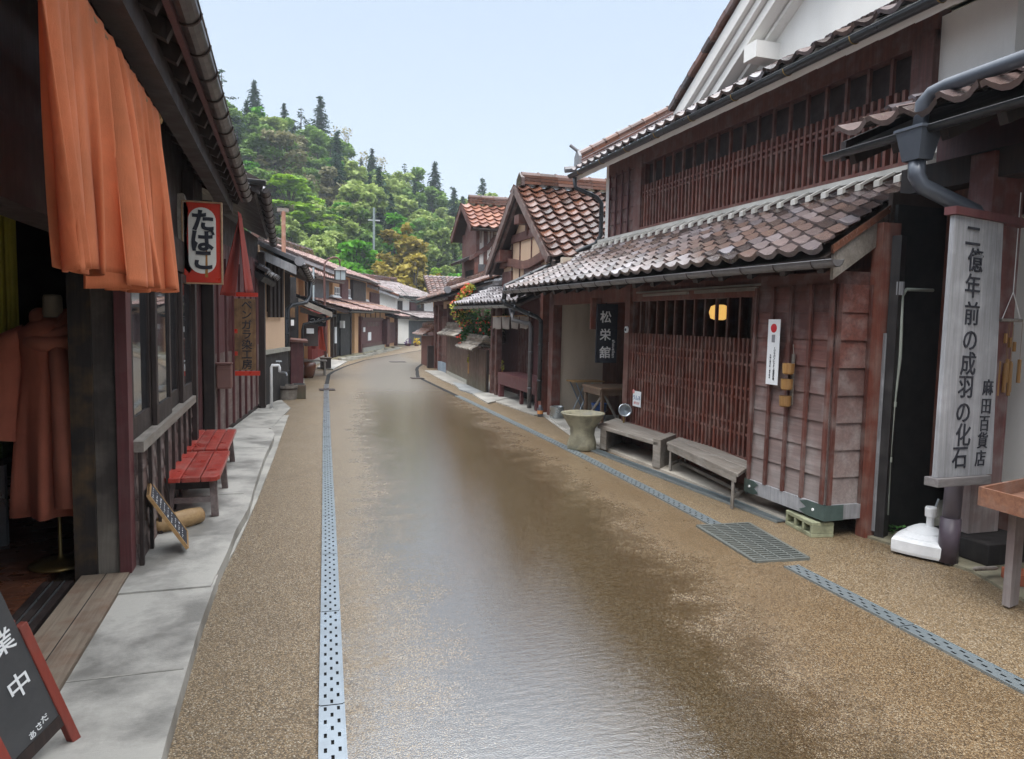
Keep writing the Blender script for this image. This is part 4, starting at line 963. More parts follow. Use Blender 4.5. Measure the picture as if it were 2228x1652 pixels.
cn = thing('metal_can', 'open dull metal can on the ground below the plastered wall corner', 'can', (4.38, 11.25, 0)); mb = MB(); mb.lathe((4.38, 11.3, .0), [(.115, 0), (.118, .01), (.118, .21), (.122, .215), (.11, .215), (.108, .02), (0, .02)], 20); link(mb, 'can_body', GALV, cn, smooth=True)
jr = thing('glass_jar', 'small jar with an orange label at the foot of the downpipe', 'jar', (4.22, 11.55, 0)); mb = MB(); mb.lathe((4.2, 11.62, .0), [(.045, 0), (.05, .01), (.05, .14), (.03, .17), (.03, .2), (0, .2)], 14); link(mb, 'jar_body', PIPEB, jr, smooth=True); link(MB().lathe((4.2, 11.62, .05), [(.052, 0), (.052, .06)], 14), 'paper_label', plain('orange_label', (.6, .25, .08), .7), jr)

# dark gap between the inn and the next shop
gp = thing('black_door', 'tall black panel door and a shade-black sheet filling the narrow gap beside the inn', 'door', (4.6, 4.35, 0))
link(MB().obox((4.40, 4.40, .0), (.10, .05, 0), (.03, -.06, 0), Z*2.35), 'leaf', BLACK, gp); link(MB().obox((4.385, 4.395, .06), (.012, -.004, 0), (0, .02, 0), Z*1.55), 'pale_edge', GREYZ, gp)
link(MB().obox((4.50, 4.46, .0), (2.2, .05, 0), (0, .03, 0), Z*2.6), 'dark_panel', VOID, gp)  # black sheet stands in for the shade deep in the gap
wp = thing('waste_pipe', 'thin pale green pipe running down the black gap', 'pipe', (4.9, 4.55, 0))
pts = [px(u_, v_, y=4.38) for u_, v_ in ((2030, 632), (1972, 630), (1963, 645), (1958, 780), (1945, 880), (1935, 1000), (1930, 1120))]
mb = MB(); mb.tube(pts, .013, 8); link(mb, 'tube', PVCG, wp, smooth=True)
for q in (pts[4], pts[5]): link(MB().tube([q-Z*.02, q+Z*.02], .02, 8), 'joint', PVCG, wp)
mb = MB(); q = px(1955, 628, y=4.37); mb.tube([q-Z*.05, q+Z*.05], .04, 12); link(mb, 'meter', GREYZ, wp)

# ------------------------------------------------------------------ the near shop on the right
nsp = thing('corner_shop', 'near right shop with mossy tiled eave, thick downpipe and white plaster', 'shop', (5.1, 3.5, 0))
e0, e1, t0_, t1_ = V((4.17, -2, 3.08)), V((4.17, 4.72, 3.10)), V((7.5, -2, 4.6)), V((7.5, 4.72, 4.6))
link(tile_roof(e0, e1, t0_, t1_, .30, .27, .07, .05, jit=.012), 'roof', TMIX, nsp)
link(slab(e0-Z*.06, e1-Z*.06, t0_-Z*.06, t1_-Z*.06, .05), 'eave_boards', DARK, nsp)
link(rafters(e0+V((.03, 0, -.15)), e1+V((.03, 0, -.15)), t0_+V((0, 0, -.15)), t1_+V((0, 0, -.15)), .4, .06, .08), 'rafters', DARK, nsp)
mb = MB(); mb.obox(e1+V((-.02, -.06, -.16)), t1_-e1, V((0, .05, 0)), Z*.15); link(mb, 'verge_board', DARK, nsp)
gutter('gutter', (4.14, -2, 3.0), (4.14, 4.85, 3.01), .042, nsp, GUTD, True, 1.1, GALV)
hop = MB(); c = V((4.15, 3.98, 0))
hop.prism([V((4.05, 3.86, 3.0)), V((4.25, 3.86, 3.0)), V((4.25, 4.1, 3.0)), V((4.05, 4.1, 3.0))], V((0, 0, .02)))
hop.add([V((4.06, 3.87, 3.0)), V((4.24, 3.87, 3.0)), V((4.24, 4.09, 3.0)), V((4.06, 4.09, 3.0)), V((4.09, 3.91, 2.80)), V((4.21, 3.91, 2.80)), V((4.21, 4.05, 2.80)), V((4.09, 4.05, 2.80))], [(0, 1, 5, 4), (1, 2, 6, 5), (2, 3, 7, 6), (3, 0, 4, 7), (4, 5, 6, 7)])
link(hop, 'hopper', PIPEB, nsp)
link(MB().tube([(4.2, 2.0, 3.28), (4.2, 3.82, 3.265), (4.19, 3.93, 3.245), (4.17, 3.98, 3.19), (4.16, 3.985, 3.0)], .048, 14), 'roof_pipe', PIPEB, nsp, smooth=True)
pd = [(4.15, 3.98, 2.8), (4.15, 3.975, 2.70), (4.18, 3.955, 2.63), (4.44, 3.86, 2.50), (4.52, 3.83, 2.46), (4.57, 3.83, 2.40), (4.53, 3.82, 1.5)]
downpipe('downpipe', pd, .056, nsp, PIPEB)
downpipe('downpipe', [(4.50, 3.80, 1.55), (4.47, 3.79, .55), (4.455, 3.785, .30)], .058, nsp, PIPE)
downpipe('downpipe', [(4.455, 3.785, .33), (4.445, 3.78, .015)], .066, nsp, plain('dark_pipe_shoe', (.085, .065, .085), .45, 0, .5, 6))
post = wood('shop_post', (.17, .055, .048), (.10, .036, .034), (.36, .32, .31), .95, (.0, .9))
def nb(name, m, *a, **k): return pbox(name, m, *a, parent=nsp, **k)
_pa, _pb = px(2106, 1150, y=3.86), px(2172, 1150, y=3.86); nb('post', post, _pa.x, _pb.x, 3.86, 4.05, .17, 2.9, bevel=.006); nb('post', wood('grey_post', (.2, .1, .085), (.12, .065, .06), (.34, .29, .26), .8), 5.16, 5.33, 4.55, 4.70, .30, 3.0, bevel=.006)
nb('wall', WHITE, 5.2, 5.3, -2, 4.52, .5, 3.1); nb('wall', BENG, 5.34, 5.42, -2, 4.6, 0.02, 3.1)
nb('eave_wall', MAROON, 5.10, 5.18, -2, 4.7, 2.5, 3.32); nb('wall_board', BENGR, 5.0, 5.2, 4.2, 4.5, .4, 2.95); nb('head_beam', DARK, 4.75, 4.95, -2, 4.7, 2.72, 2.92)
nb('side_wall', DARK, 5.3, 9, 4.62, 4.7, 0, 3.45); nb('neighbour_plaster', WHITE, 6.3, 6.4, -2, 4.3, 3.9, 6.5)
mb = MB(); mb.bx(4.62, 5.1, 3.62, 4.1, .018, .17); link(mb, 'base_timber', BLACK, nsp, bevel=.01)
st = thing('foundation_stone', 'rough grey stone block under the shop post by the black gap', 'stone', (5.2, 4.6, 0))
mb = MB(); mb.prism([V((5.02, 4.36, 0.01)), V((5.5, 4.36, .01)), V((5.5, 4.9, .01)), V((5.02, 4.9, .01))], V((.0, 0, .12))); mb.add([V((5.06, 4.42, .12)), V((5.46, 4.42, .12)), V((5.46, 4.84, .12)), V((5.06, 4.84, .12)), V((5.12, 4.5, .305)), V((5.38, 4.5, .305)), V((5.38, 4.76, .305)), V((5.12, 4.76, .305))], [(0, 1, 5, 4), (1, 2, 6, 5), (2, 3, 7, 6), (3, 0, 4, 7), (4, 5, 6, 7)]); link(mb, 'stone_body', STONE, st, bevel=.015)
bsn = thing('fossil_sign', 'tall weathered grey signboard with black characters by the near downpipe', 'sign', (4.5, 3.78, 1.5))
Lt, Rt, Rb, Lb = px(2078, 468, y=3.58), px(2184, 474, y=3.66), px(2158, 1032, y=3.66), px(2037, 1040, y=3.58)
exs = (Rb-Lb).normalized(); nz = exs.cross(Z)
mb = MB(); mb.prism([Lb, Rb, Rt, Lt], -nz*.03); link(mb, 'board', GREYZ, bsn)
mb = MB(); mb.obox(Lb-exs*.02-Z*.06+nz*.03, exs*.56, -nz*.10, Z*.058); link(mb, 'ledge', wood('ledge_wood', (.25, .23, .23), (.14, .13, .13), None, 0, axis='x'), bsn, bevel=.004)
mb = MB(); mb.obox(Lt-exs*.02+Z*.004+nz*.02, exs*.8, -nz*.08, Z*.05); link(mb, 'top_rail', MAROON, bsn)
def onb(u, v): 
    d = _ray(u, v); t = ((Lb+nz*.004-CAM).dot(nz))/d.dot(nz); return CAM+d*t
glyphs('lettering', [(ch, onb(u, v)) for ch, u, v in (('二', 2118, 514), ('億', 2123, 566), ('年', 2117, 622), ('前', 2115, 682), ('の', 2111, 741), ('成', 2107, 791), ('羽', 2101, 842), ('の', 2096, 898), ('化', 2096, 946), ('石', 2088, 996))], bsn, INK, exs, Z, .165, .006, .002)
glyphs('small_lettering', [(ch, onb(u, v)) for ch, u, v in (('麻', 2150, 843), ('田', 2146, 884), ('百', 2142, 922), ('貨', 2138, 958), ('店', 2133, 997))], bsn, INK, exs, Z, .118, .004, .002)
ub = thing('umbrella_base', 'white plastic parasol base with a stub tube on the shop apron', 'umbrella base', (4.3, 3.98, 0))
cx_, cy_ = 4.47, 4.0
mb = MB(); rr = .24
def sq(t): return 1/max(abs(cos(t)), abs(sin(t)))**.75
vs = []; 
mb.lathe((0, 0, .02), [(.185, 0), (.19, .02), (.19, .09), (.175, .11), (.12, .12)], 40, None, lambda t, z: sq(t)-1)
mb.lathe((0, 0, .02), [(.165, .10), (.16, .12), (.125, .145), (.12, .155), (.08, .18), (.05, .195), (.045, .19), (0, .19)], 32)
R2 = Matrix.Rotation(radians(28), 3, 'Z')
mb.v = [R2 @ p + V((cx_, cy_, 0)) for p in mb.v]; link(mb, 'base', plain('weathered_white_plastic', (.80, .81, .82), .5, 0, .3, 9), ub, smooth=False)
mb = MB(); mb.lathe((cx_+.02, cy_-.02, .02), [(.026, .17), (.026, .26), (.038, .265), (.04, .325), (.035, .335), (.02, .335), (.02, .26), (0, .26)], 18); link(mb, 'tube', PVCW, ub, smooth=False)
link(MB().tube([(cx_+.05, cy_-.02, .33), (cx_+.085, cy_-.02, .41)], .007, 6), 'clamp_screw', GALV, ub)
tr_ = thing('sink_trough', 'brown wooden trough on legs at the right edge', 'trough', (4.3, 3.1, 0))
A = V((3.93, 3.17, .72)); ex1 = V((.9, .12, 0)); ey1 = V((.34, -.9, 0)).normalized()
ex1 = (px(2228, 1040, z=.72)-A); ex1 = ex1.normalized()*1.0; ey1 = (px(2228, 1085, z=.72)-A).normalized()*.55
for o, a, b in ((A, ex1, ey1.normalized()*.02), (A+ey1, ex1, -ey1.normalized()*.02), (A+ey1.normalized()*.02, ex1.normalized()*.02, ey1-ey1.normalized()*.04), (A+ex1+ey1.normalized()*.02, -ex1.normalized()*.02, ey1-ey1.normalized()*.04)):
    link(MB().obox(o-Z*.11, a, b, Z*.11), 'side_board', wood('trough_wood', (.30, .14, .08), (.18, .075, .045), (.34, .27, .24), .5, axis='x') if 'trough_wood' not in bpy.data.materials else bpy.data.materials['trough_wood'], tr_)
link(MB().obox(A-Z*.10+ex1*.02, ex1*.96, ey1, Z*.02), 'bottom_board', bpy.data.materials['trough_wood'], tr_)
for q, r_ in ((.16, .22), (.85, .2), (.2, .85), (.85, .85)): o = A+ex1*q+ey1*r_; link(MB().obox(V((o.x, o.y, .015)), ex1.normalized()*.11, ey1.normalized()*.05, Z*.6), 'leg', post, tr_)
bc = thing('brick', 'single orange brick on the ground under the trough', 'brick', (4.42, 3.36, 0)); link(MB().obox((4.43, 3.30, .018), (.12, -.08, 0), (.1, .15, 0), (0, 0, .07)), 'brick_body', plain('brick_orange', (.42, .12, .06), .8, 0, .4, 20), bc, bevel=.004)
ts = thing('wooden_dowel', 'short pale round stick lying on the black timber near the trough', 'stick', (4.62, 3.42, .1)); q = px(2118, 1238, y=3.43); q2 = px(2170, 1236, y=3.46); mb = MB(); mb.tube([q, q.lerp(q2, .1), q.lerp(q2, .9), q2], [.008, .015, .014, .008], 10); link(mb, 'stick_body', GREYW, ts, smooth=True)
wc = thing('wind_chime', 'bamboo wind chime hanging by the white wall at the right edge', 'wind chime', (4.95, 3.85, 1.75))
c = px(2200, 697, y=3.85); link(MB().tube([c+V((-.10, 0, 0)), c+V((.10, 0, 0))], .012, 8), 'bar', GREYW, wc)
mb = MB(); mb.tube([c+V((-.09, 0, 0)), c+Z*.20], .003, 5); mb.tube([c+V((.09, 0, 0)), c+Z*.20], .003, 5); mb.tube([c+Z*.2, c+Z*.9], .003, 5); link(mb, 'cord', WHT, wc)
for i in range(7):
    o = c+V((-.09+i*.03, random.uniform(-.04, .04), -.28-.015*(i % 3))); mb = MB(); mb.tube([o, o-Z*(.17+.04*((i*5) % 3))], .013, 8); mb.tube([o, o+Z*.28], .0015, 4); link(mb, 'bamboo_tube', BAMB, wc)
for i in range(3): o = c+V((-.04+i*.045, 0, -.13-.03*i)); link(MB().bx(o.x-.008, o.x+.008, o.y-.008, o.y+.008, o.z-.035, o.z+.035), 'bead', BAMB, wc)
wd_ = thing('weed', 'small green weed growing at the foot of the black gap', 'plant', px(1948, 1165, z=0)); mb = MB(); c = px(1948, 1165, z=.01)
for i in range(26):
    t = random.uniform(0, 6.28); r_ = random.uniform(.01, .09); h_ = random.uniform(.01, .07); o = c+V((cos(t)*r_, sin(t)*r_, h_)); mb.quad(o, o+V((cos(t)*.03, sin(t)*.03, .01)), o+V((cos(t+.8)*.035, sin(t+.8)*.035, .02)), o+V((cos(t+1.2)*.02, sin(t+1.2)*.02, .015)))
link(mb, 'leaves', leaf('weed_leaf', (.04, .12, .03), (.08, .22, .05), (.12, .3, .08)), wd_)
# ------------------------------------------------------------------ houses further along, right side
def hb(o, name, m, x0, x1, y0, y1, z0, z1, bevel=0): return link(MB().bx(x0, x1, y0, y1, z0, z1), name, m, o, bevel=bevel)
gh = thing('gable_house', 'brown house with a steep wet tiled gable and ochre plaster beyond the inn', 'house', (4.9, 14, 0))
RY, RZ_, VX = 14.1, 4.36, 4.42
ee, zf = 12.05, 2.80
link(tile_roof((VX, ee, zf), (11, ee, zf), (VX, RY, RZ_), (11, RY, RZ_), .265, .215, .06, .05, jit=.01), 'roof', TRED, gh)
link(tile_roof((VX, 16.2, zf), (11, 16.2, zf), (VX, RY, RZ_), (11, RY, RZ_), .265, .215, .06, .05), 'roof', TRED, gh)
nr_ = V((0, -.6, .8))
bd = MB()
for sgn, ye in ((-1, ee), (1, 16.2)):
    for dx, dzz, th, hgt in ((.0, -.06, .05, .16), (.10, -.13, .05, .12)):
        a, b = V((VX+.02+dx, ye, zf+dzz)), V((VX+.02+dx, RY, RZ_+dzz)); bd.bar(a, b, th, hgt)
link(bd, 'bargeboard', wood('barge_grey_brown', (.17, .10, .085), (.09, .05, .04), (.3, .26, .24), .7), gh)
link(slab((VX+.05, ee, zf-.06), (11, ee, zf-.06), (VX+.05, RY, RZ_-.06), (11, RY, RZ_-.06), .05), 'eave_boards', DARK, gh)
link(slab((VX+.05, 16.2, zf-.06), (11, 16.2, zf-.06), (VX+.05, RY, RZ_-.06), (11, RY, RZ_-.06), .05), 'eave_boards', DARK, gh)
link(ridge_mb((VX+.15, RY, RZ_+.03), (11, RY, RZ_+.03), .3, .2, 3, .36, .07), 'ridge', TRED, gh)
mb = MB(); mb.prism([V((VX+.1, RY-.19, RZ_)), V((VX+.1, RY+.19, RZ_)), V((VX+.1, RY+.16, RZ_+.16)), V((VX+.1, RY, RZ_+.28)), V((VX+.1, RY-.16, RZ_+.16))], V((.07, 0, 0))); link(mb, 'ridge_end_tile', TRED, gh)
WX = 4.78
mb = MB(); mb.prism([V((WX, 12.35, 2.25)), V((WX, 15.9, 2.25)), V((WX, 15.9, 2.95)), V((WX, RY, 4.3)), V((WX, 12.35, 2.95))], V((.15, 0, 0))); link(mb, 'gable_wall', BEIGE, gh)
tm = MB(); tm.bx(WX-.06, WX, 13.0, 15.2, 3.33, 3.50); tm.bx(WX-.09, WX, 14.05, 14.15, 3.40, 3.7)
for y in (13.4, 13.95, 14.7, 15.25): tm.bx(WX-.02, WX, y-.02, y+.02, 2.5, 3.4)
link(tm, 'timber', BENG, gh)
def wav(i): return .07*sin(i*pi/5+1.2)
lm = MB()
for i in range(12):
    y0 = 12.45+i*.29; lm.prism([V((WX-.10, y0, 2.78+wav(i))), V((WX-.10, y0+.29, 2.78+wav(i+1))), V((WX-.10, y0+.29, 2.95+wav(i+1))), V((WX-.10, y0, 2.95+wav(i)))], V((.10, 0, 0)))
link(lm, 'curved_beam', wood('beam_reddish', (.17, .07, .05), (.1, .04, .03), (.36, .2, .15), .6, axis='y'), gh)
for y0, y1, z0, z1 in ((15.30, 15.85, 2.95, 3.2), (12.35, 12.7, 2.95, 3.15), (14.0, 14.3, 3.62, 3.8)): hb(gh, 'purlin', BENG, VX+.08, WX, y0, y1, z0, z1)
wn1 = hb(gh, 'window_frame', BENG, WX-.05, WX, 13.2, 14.3, 2.3, 2.74); hb(wn1, 'pane', plain('shoji_grey', (.10, .09, .085), .4), WX-.055, WX-.05, 13.28, 14.22, 2.32, 2.66)
link(lattice_mb((WX-.055, 13.28, 0), YY, .94, 2.32, 2.66, (-1, 0, 0), .3, .02, .01, (2.5,), .02), 'window_bar', BENG, wn1)
hb(gh, 'window_frame', BENG, WX-.05, WX, 15.2, 15.85, 2.3, 2.74)
# lower pent roof, eave and fittings
q0, q1, q2, q3 = V((3.98, 12.2, 1.99)), V((3.98, 17.2, 2.02)), V((4.97, 12.4, 2.42)), V((4.97, 17.0, 2.45))
link(tile_roof(q0, q1, q2, q3, .25, .2, .05, .04), 'lower_roof', tiles('tiles_greymixed', [(0, (.07, .06, .065)), (.4, (.14, .12, .13)), (.7, (.22, .2, .21)), (1, (.32, .3, .31))], (.2, .42), .35), gh)
link(slab(q0-Z*.04, q1-Z*.04, q2-Z*.04, q3-Z*.04, .04), 'lower_eave_boards', DARK, gh)
link(ridge_mb(q2+V((-.05, .1, .03)), q3+V((-.05, 0, .03)), .22, .12, 2, .3, .05), 'lower_ridge', TGREY, gh)
gutter('gutter', (3.94, 12.5, 1.93), (3.94, 17.2, 1.95), .05, gh, plain('gutter_pale', (.25, .25, .24), .4, .4, .4, 10), True, .5)
mb = MB(); mb.add([V((3.88, 12.5, 1.95)), V((4.02, 12.5, 1.95)), V((4.02, 12.66, 1.95)), V((3.88, 12.66, 1.95)), V((3.92, 12.54, 1.76)), V((3.99, 12.54, 1.76)), V((3.99, 12.61, 1.76)), V((3.92, 12.61, 1.76))], [(0, 1, 5, 4), (1, 2, 6, 5), (2, 3, 7, 6), (3, 0, 4, 7)]); link(mb, 'hopper', PIPEB, gh)
downpipe('downpipe', [(3.95, 12.57, 1.8), (3.96, 12.56, 1.66), (4.22, 12.35, 1.60), (4.24, 12.33, 1.52), (4.24, 12.33, .06)], .04, gh, plain('pipe_worn', (.12, .115, .12), .4, .2, .5, 12))
hb(gh, 'front_wall', MAROON, 4.9, 5.0, 12.0, 16.5, 0.0, 2.35); hb(gh, 'post', BENGR, 4.35, 4.47, 12.02, 12.16, 0, 2.2); hb(gh, 'side_wall', BENG, 4.5, 5.0, 11.75, 11.85, 0, 2.4)
for y in (14.85, 15.2): hb(gh, 'post', BENG, 4.33, 4.45, y, y+.13, 0, 2.0)
link(lattice_mb((4.86, 14.05, 0), YY, .75, .35, 1.75, (-1, 0, 0), .1, .045, .04), 'lattice', BENG, gh)
d_ = hb(gh, 'door', MAROON, 4.86, 4.9, 12.4, 13.9, .35, 1.72); hb(d_, 'name_strip', WHT, 4.845, 4.86, 13.02, 13.12, .78, 1.25)
glyphs('lettering', column('吉岡家住宅', (4.843, 13.07, 1.2), (4.843, 13.07, .86)), d_, INK, -YY, Z, .05, 0, .001)
bt = MB(); bt.bx(4.33, 4.88, 12.2, 14.7, .50, .55); bt.bx(4.33, 4.40, 12.2, 14.7, .30, .50)
st_ = link(bt, 'porch_step', MAROON, gh); hb(st_, 'leg', MAROON, 4.33, 4.43, 14.55, 14.66, 0, .31); hb(st_, 'leg', MAROON, 4.36, 4.42, 13.2, 13.28, 0, .31); hb(st_, 'leg', MAROON, 4.33, 4.43, 12.2, 12.3, 0, .31)
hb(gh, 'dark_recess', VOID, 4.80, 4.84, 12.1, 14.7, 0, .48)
nn2 = thing('beige_noren', 'short beige dyed curtain under the low eave of the brown gable house', 'curtain', (4.3, 13.5, 1.75)); A = px(1072, 690, y=14.2); B = px(1152, 688, y=12.9); a2 = px(1070, 714, y=14.2)
for i in range(4):
    P0 = A.lerp(B, i/4+.01); P1 = A.lerp(B, (i+1)/4-.01)
    def fn(u, v, P0=P0, P1=P1): p = P0.lerp(P1, u); return p + V((.025*sin(u*9+i)*v, 0, -.24*v+.012*sin(u*7)))
    o = link(MB().grid(fn, 16, 6), 'cloth_panel', NOREN2, nn2, smooth=True); o.modifiers.new('thick', 'SOLIDIFY').thickness = .003
link(MB().tube([A+Z*.01, B+Z*.01], .01, 6), 'rod', BAMB, nn2)

def wall_fence(name, label, A, B, h, m, ridge, cap='TMIX', ribs=False):
    t = thing(name, label, 'fence', tuple(V(A).lerp(V(B), .5))); A, B = V(A), V(B); a = (B-A).normalized(); n = V((a.y, -a.x, 0)); n = n if n.x < 0 else -n
    link(vplanks(A, a, (B-A).length, .0 if ribs else .12, h, n, .14 if ribs else .30, .025, .02 if ribs else .004), 'boards', m, t)
    if not ribs: link(MB().obox(A-n*.1, B-A, n*.14, Z*.12), 'plinth', STONE, t)
    link(MB().obox(A-n*.06, B-A, n*.055, Z*h), 'backing', DARK, t)
    e = n*.28; hi = Z*.17
    link(tile_roof(A+e+Z*(h-.02), B+e+Z*(h-.02), A+Z*h+hi, B+Z*h+hi, .2, .15, .045, .035), 'roof', tiles_cap, t)
    link(tile_roof(A-e+Z*(h-.02), B-e+Z*(h-.02), A+Z*h+hi, B+Z*h+hi, .2, .15, .045, .035, lod=True), 'roof', tiles_cap, t)
    link(ridge_mb(A+Z*h+hi, B+Z*h+hi, .2, ridge, 2, .28, .055), 'ridge', tiles_cap, t); return t
tiles_cap = tiles('tiles_mossy_cap', [(0, (.07, .05, .04)), (.5, (.15, .12, .085)), (1, (.27, .24, .2))], (.35, .6), .5)
wall_fence('ribbed_fence', 'ribbed brown board fence with a mossy tiled cap beside the gate post', (4.28, 15.45, 0), (4.36, 17.5, 0), .98, BROWNF, .10, ribs=True)
wall_fence('plank_fence', 'plain brown plank fence with a tiled cap and stone plinth, beyond the ribbed fence', (4.42, 17.7, 0), (4.62, 21.0, 0), 1.22, BROWNF, .12)
gp_ = thing('gate_wall', 'dark gate recess with a pale pillar and a hanging lantern among the flowers', 'gate', (4.8, 15.6, 0))
hb(gp_, 'pillar', GREIGE, 4.6, 4.85, 16.0, 16.3, 1.1, 2.1); hb(gp_, 'dark_back', plain('gate_dark', (.03, .02, .018), .8), 4.95, 5.0, 14.9, 15.5, 0, 2.0)
mb = MB(); mb.lathe((4.62, 15.35, 1.12), [(0, 0), (.05, .02), (.07, .10), (.05, .18), (.08, .2), (.02, .27), (0, .28)], 12); link(mb, 'lantern', IRON, gp_)
# flowering shrub
fs = thing('flowering_shrub', 'red and yellow flowering camellia bush climbing over the tiled fence', 'shrub', (4.6, 17.6, 0))
lf, rf, yf = MB(), MB(), MB(); rnd = random.Random(4)
def blob(c, r, n, mbx_, s0):
    for i in range(n):
        d = V((rnd.gauss(0, 1), rnd.gauss(0, 1), rnd.gauss(0, 1))).normalized()*r*rnd.uniform(.5, 1); p = V(c)+d
        a = V((rnd.gauss(0, 1), rnd.gauss(0, 1), rnd.gauss(0, .6))).normalized()*s0*rnd.uniform(.7, 1.3); b = a.cross(V((rnd.gauss(0, 1), rnd.gauss(0, 1), rnd.gauss(0, 1)))).normalized()*s0*.7
        mbx_.add([p-a, p+b*.8, p+a, p-b*.8], [(0, 1, 2, 3)], rnd.random())
for u, v, r in ((1045, 700, .42), (1030, 715, .35), (1020, 735, .25), (1012, 690, .28), (1000, 672, .25), (1008, 655, .2), (1016, 640, .17), (1022, 628, .14), (1065, 708, .3), (1092, 700, .2), (1055, 720, .28)):
    c = px(u, v, y=17.4 if u < 1060 else 15.9); blob(c, r, 240, lf, .05)
    blob(c+V((-.08, -.12, 0)), r, 16 if v > 690 else 26, rf, .05)
    if v < 700: blob(c+V((-.05, -.1, 0)), r, 60, yf, .045)
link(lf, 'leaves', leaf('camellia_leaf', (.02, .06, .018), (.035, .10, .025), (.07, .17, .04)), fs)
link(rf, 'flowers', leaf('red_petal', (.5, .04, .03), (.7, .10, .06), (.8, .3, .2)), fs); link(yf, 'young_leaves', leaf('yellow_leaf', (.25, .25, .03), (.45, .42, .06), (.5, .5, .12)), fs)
link(MB().tube([(4.75, 17.6, 0), (4.75, 17.55, .9), (4.68, 17.5, 1.7), (4.55, 17.4, 2.2)], [.04, .035, .025, .01], 6), 'stem', BROWNF, fs)
for (u, v, vb, lab) in ((968, 790, 815, None), (0, 0, 0, None)): pass
for u, v0, y_, lab in ((1021, 790, 17.25, 'bamboo vase with yellow flowers hung on the ribbed fence'), (1091, 805, 14.9, 'spotted bamboo vase with yellow flowers at the porch step')):
    c = px(u, v0, y=y_); t = thing('bamboo_vase', lab, 'vase', tuple(c)); link(MB().tube([c-Z*.26, c], .038, 10), 'tube', BAMB, t); m_ = MB()
    for zz in (.04, .1, .17): blob(c+Z*zz, .06, 24, m_, .025)
    link(m_, 'flowers', bpy.data.materials['yellow_leaf'], t)
# second gabled house
sh2 = thing('tower_house', 'tall narrow red-tiled house with white plaster and bluish boards behind the brown gable house', 'house', (5.8, 22, 0))
ry, rz, vx = 22.3, 5.25, 5.25
link(tile_roof((vx, 21.0, 4.40), (10, 21.0, 4.40), (vx, ry, rz), (10, ry, rz), .28, .25, .06, .05), 'roof', tiles('tiles_orange', [(0, (.13, .05, .035)), (.5, (.26, .10, .06)), (1, (.36, .17, .11))], (.3, .5), .15), sh2)
link(tile_roof((vx, 23.7, 4.30), (10, 23.7, 4.30), (vx, ry, rz), (10, ry, rz), .28, .25, .06, .05), 'roof', TRED, sh2)
for ye, ze in ((21.0, 4.34), (23.7, 4.24)): link(MB().bar((vx+.03, ye, ze), (vx+.03, ry, rz-.06), .05, .16), 'bargeboard', BENG, sh2); link(slab((vx+.06, ye, ze), (10, ye, ze), (vx+.06, ry, rz-.06), (10, ry, rz-.06), .05), 'eave_boards', DARK, sh2)
link(ridge_mb((vx+.25, ry, rz+.03), (10, ry, rz+.03), .3, .22, 3, .4, .07), 'ridge', TRED, sh2)
gutter('gutter', (5.3, 20.95, 4.36), (9, 20.95, 4.36), .06, sh2, GUT, False)
hb(sh2, 'plaster_wall', WHITE, 5.58, 9, 21.5, 21.6, 3.35, 4.6)
mb = MB()
for i in range(6): mb.bx(5.60+i*.1, 5.62+i*.1, 21.47, 21.5, 4.0, 4.4)
mb.bx(5.55, 5.66, 21.45, 21.55, 3.3, 4.5); mb.bx(5.80, 5.90, 21.44, 21.5, 3.35, 4.4); link(mb, 'timber', BENG, sh2)
mb = MB(); mb.prism([V((5.35, 21.4, 3.55)), V((5.95, 21.4, 4.0)), V((6.15, 21.4, 4.28)), V((6.15, 21.4, 4.05)), V((5.95, 21.4, 3.8)), V((5.35, 21.4, 3.45))], V((0, .1, 0))); link(mb, 'curved_beam', BENG, sh2)
link(slab((5.1, 21.75, 3.44), (5.1, 23.0, 3.44), (5.56, 21.7, 3.66), (5.56, 23.2, 3.66), .08), 'window_hood', DARK, sh2)
link(vplanks((5.60, 21.48, 0), XX, 3.2, .0, 3.35, (0, -1, 0), .2, .03), 'side_boards', SLATE, sh2)
hb(sh2, 'post', BENGR, 5.52, 5.62, 21.44, 21.56, 1.6, 3.4); hb(sh2, 'front_wall', BENG, 5.56, 5.64, 21.6, 23.3, 0, 4.4); hb(sh2, 'upper_window', VOID, 5.53, 5.56, 21.75, 22.7, 2.55, 3.2); hb(sh2, 'window_rail', BENGR, 5.48, 5.56, 21.6, 22.9, 1.9, 2.5)
mb = MB(); mb.prism([V((5.58, 21.6, 4.3)), V((5.58, 23.2, 4.3)), V((5.58, 22.3, 5.1))], V((.1, 0, 0))); link(mb, 'gable_panel', BENG, sh2)
# its long low front
lo = thing('lattice_gatehouse', 'low maroon gatehouse with pale lattice doors under a long tiled eave at the bend', 'house', (4.7, 23, 0))
q0, q1, q2, q3 = V((4.05, 18.6, 2.32)), V((4.62, 26.2, 2.30)), V((5.5, 18.3, 2.80)), V((5.75, 26.0, 2.76))
link(tile_roof(q0, q1, q2, q3, .27, .24, .055, .04), 'roof', TRED, lo); link(slab(q0-Z*.05, q1-Z*.05, q2-Z*.05, q3-Z*.05, .05), 'eave_boards', DARK, lo)
link(ridge_mb(q2+Z*.04, q3+Z*.04, .3, .2, 3, .34, .06), 'ridge', TRED, lo); link(ridge_mb(q0+Z*.06, q2+Z*.06, .16, .05, 1, .28, .06), 'verge_ridge', TRED, lo)
mb = MB(); mb.tube([q2+V((0, -.12, .12)), q2+V((0, .05, .12))], .14, 12); mb.tube([q0+V((0, -.1, .1)), q0+V((0, .04, .1))], .09, 12); link(mb, 'ridge_end_tile', TGREY, lo)
gutter('gutter', (4.0, 18.5, 2.2), (4.55, 26.2, 2.2), .05, lo, GUT, True, 1.0)
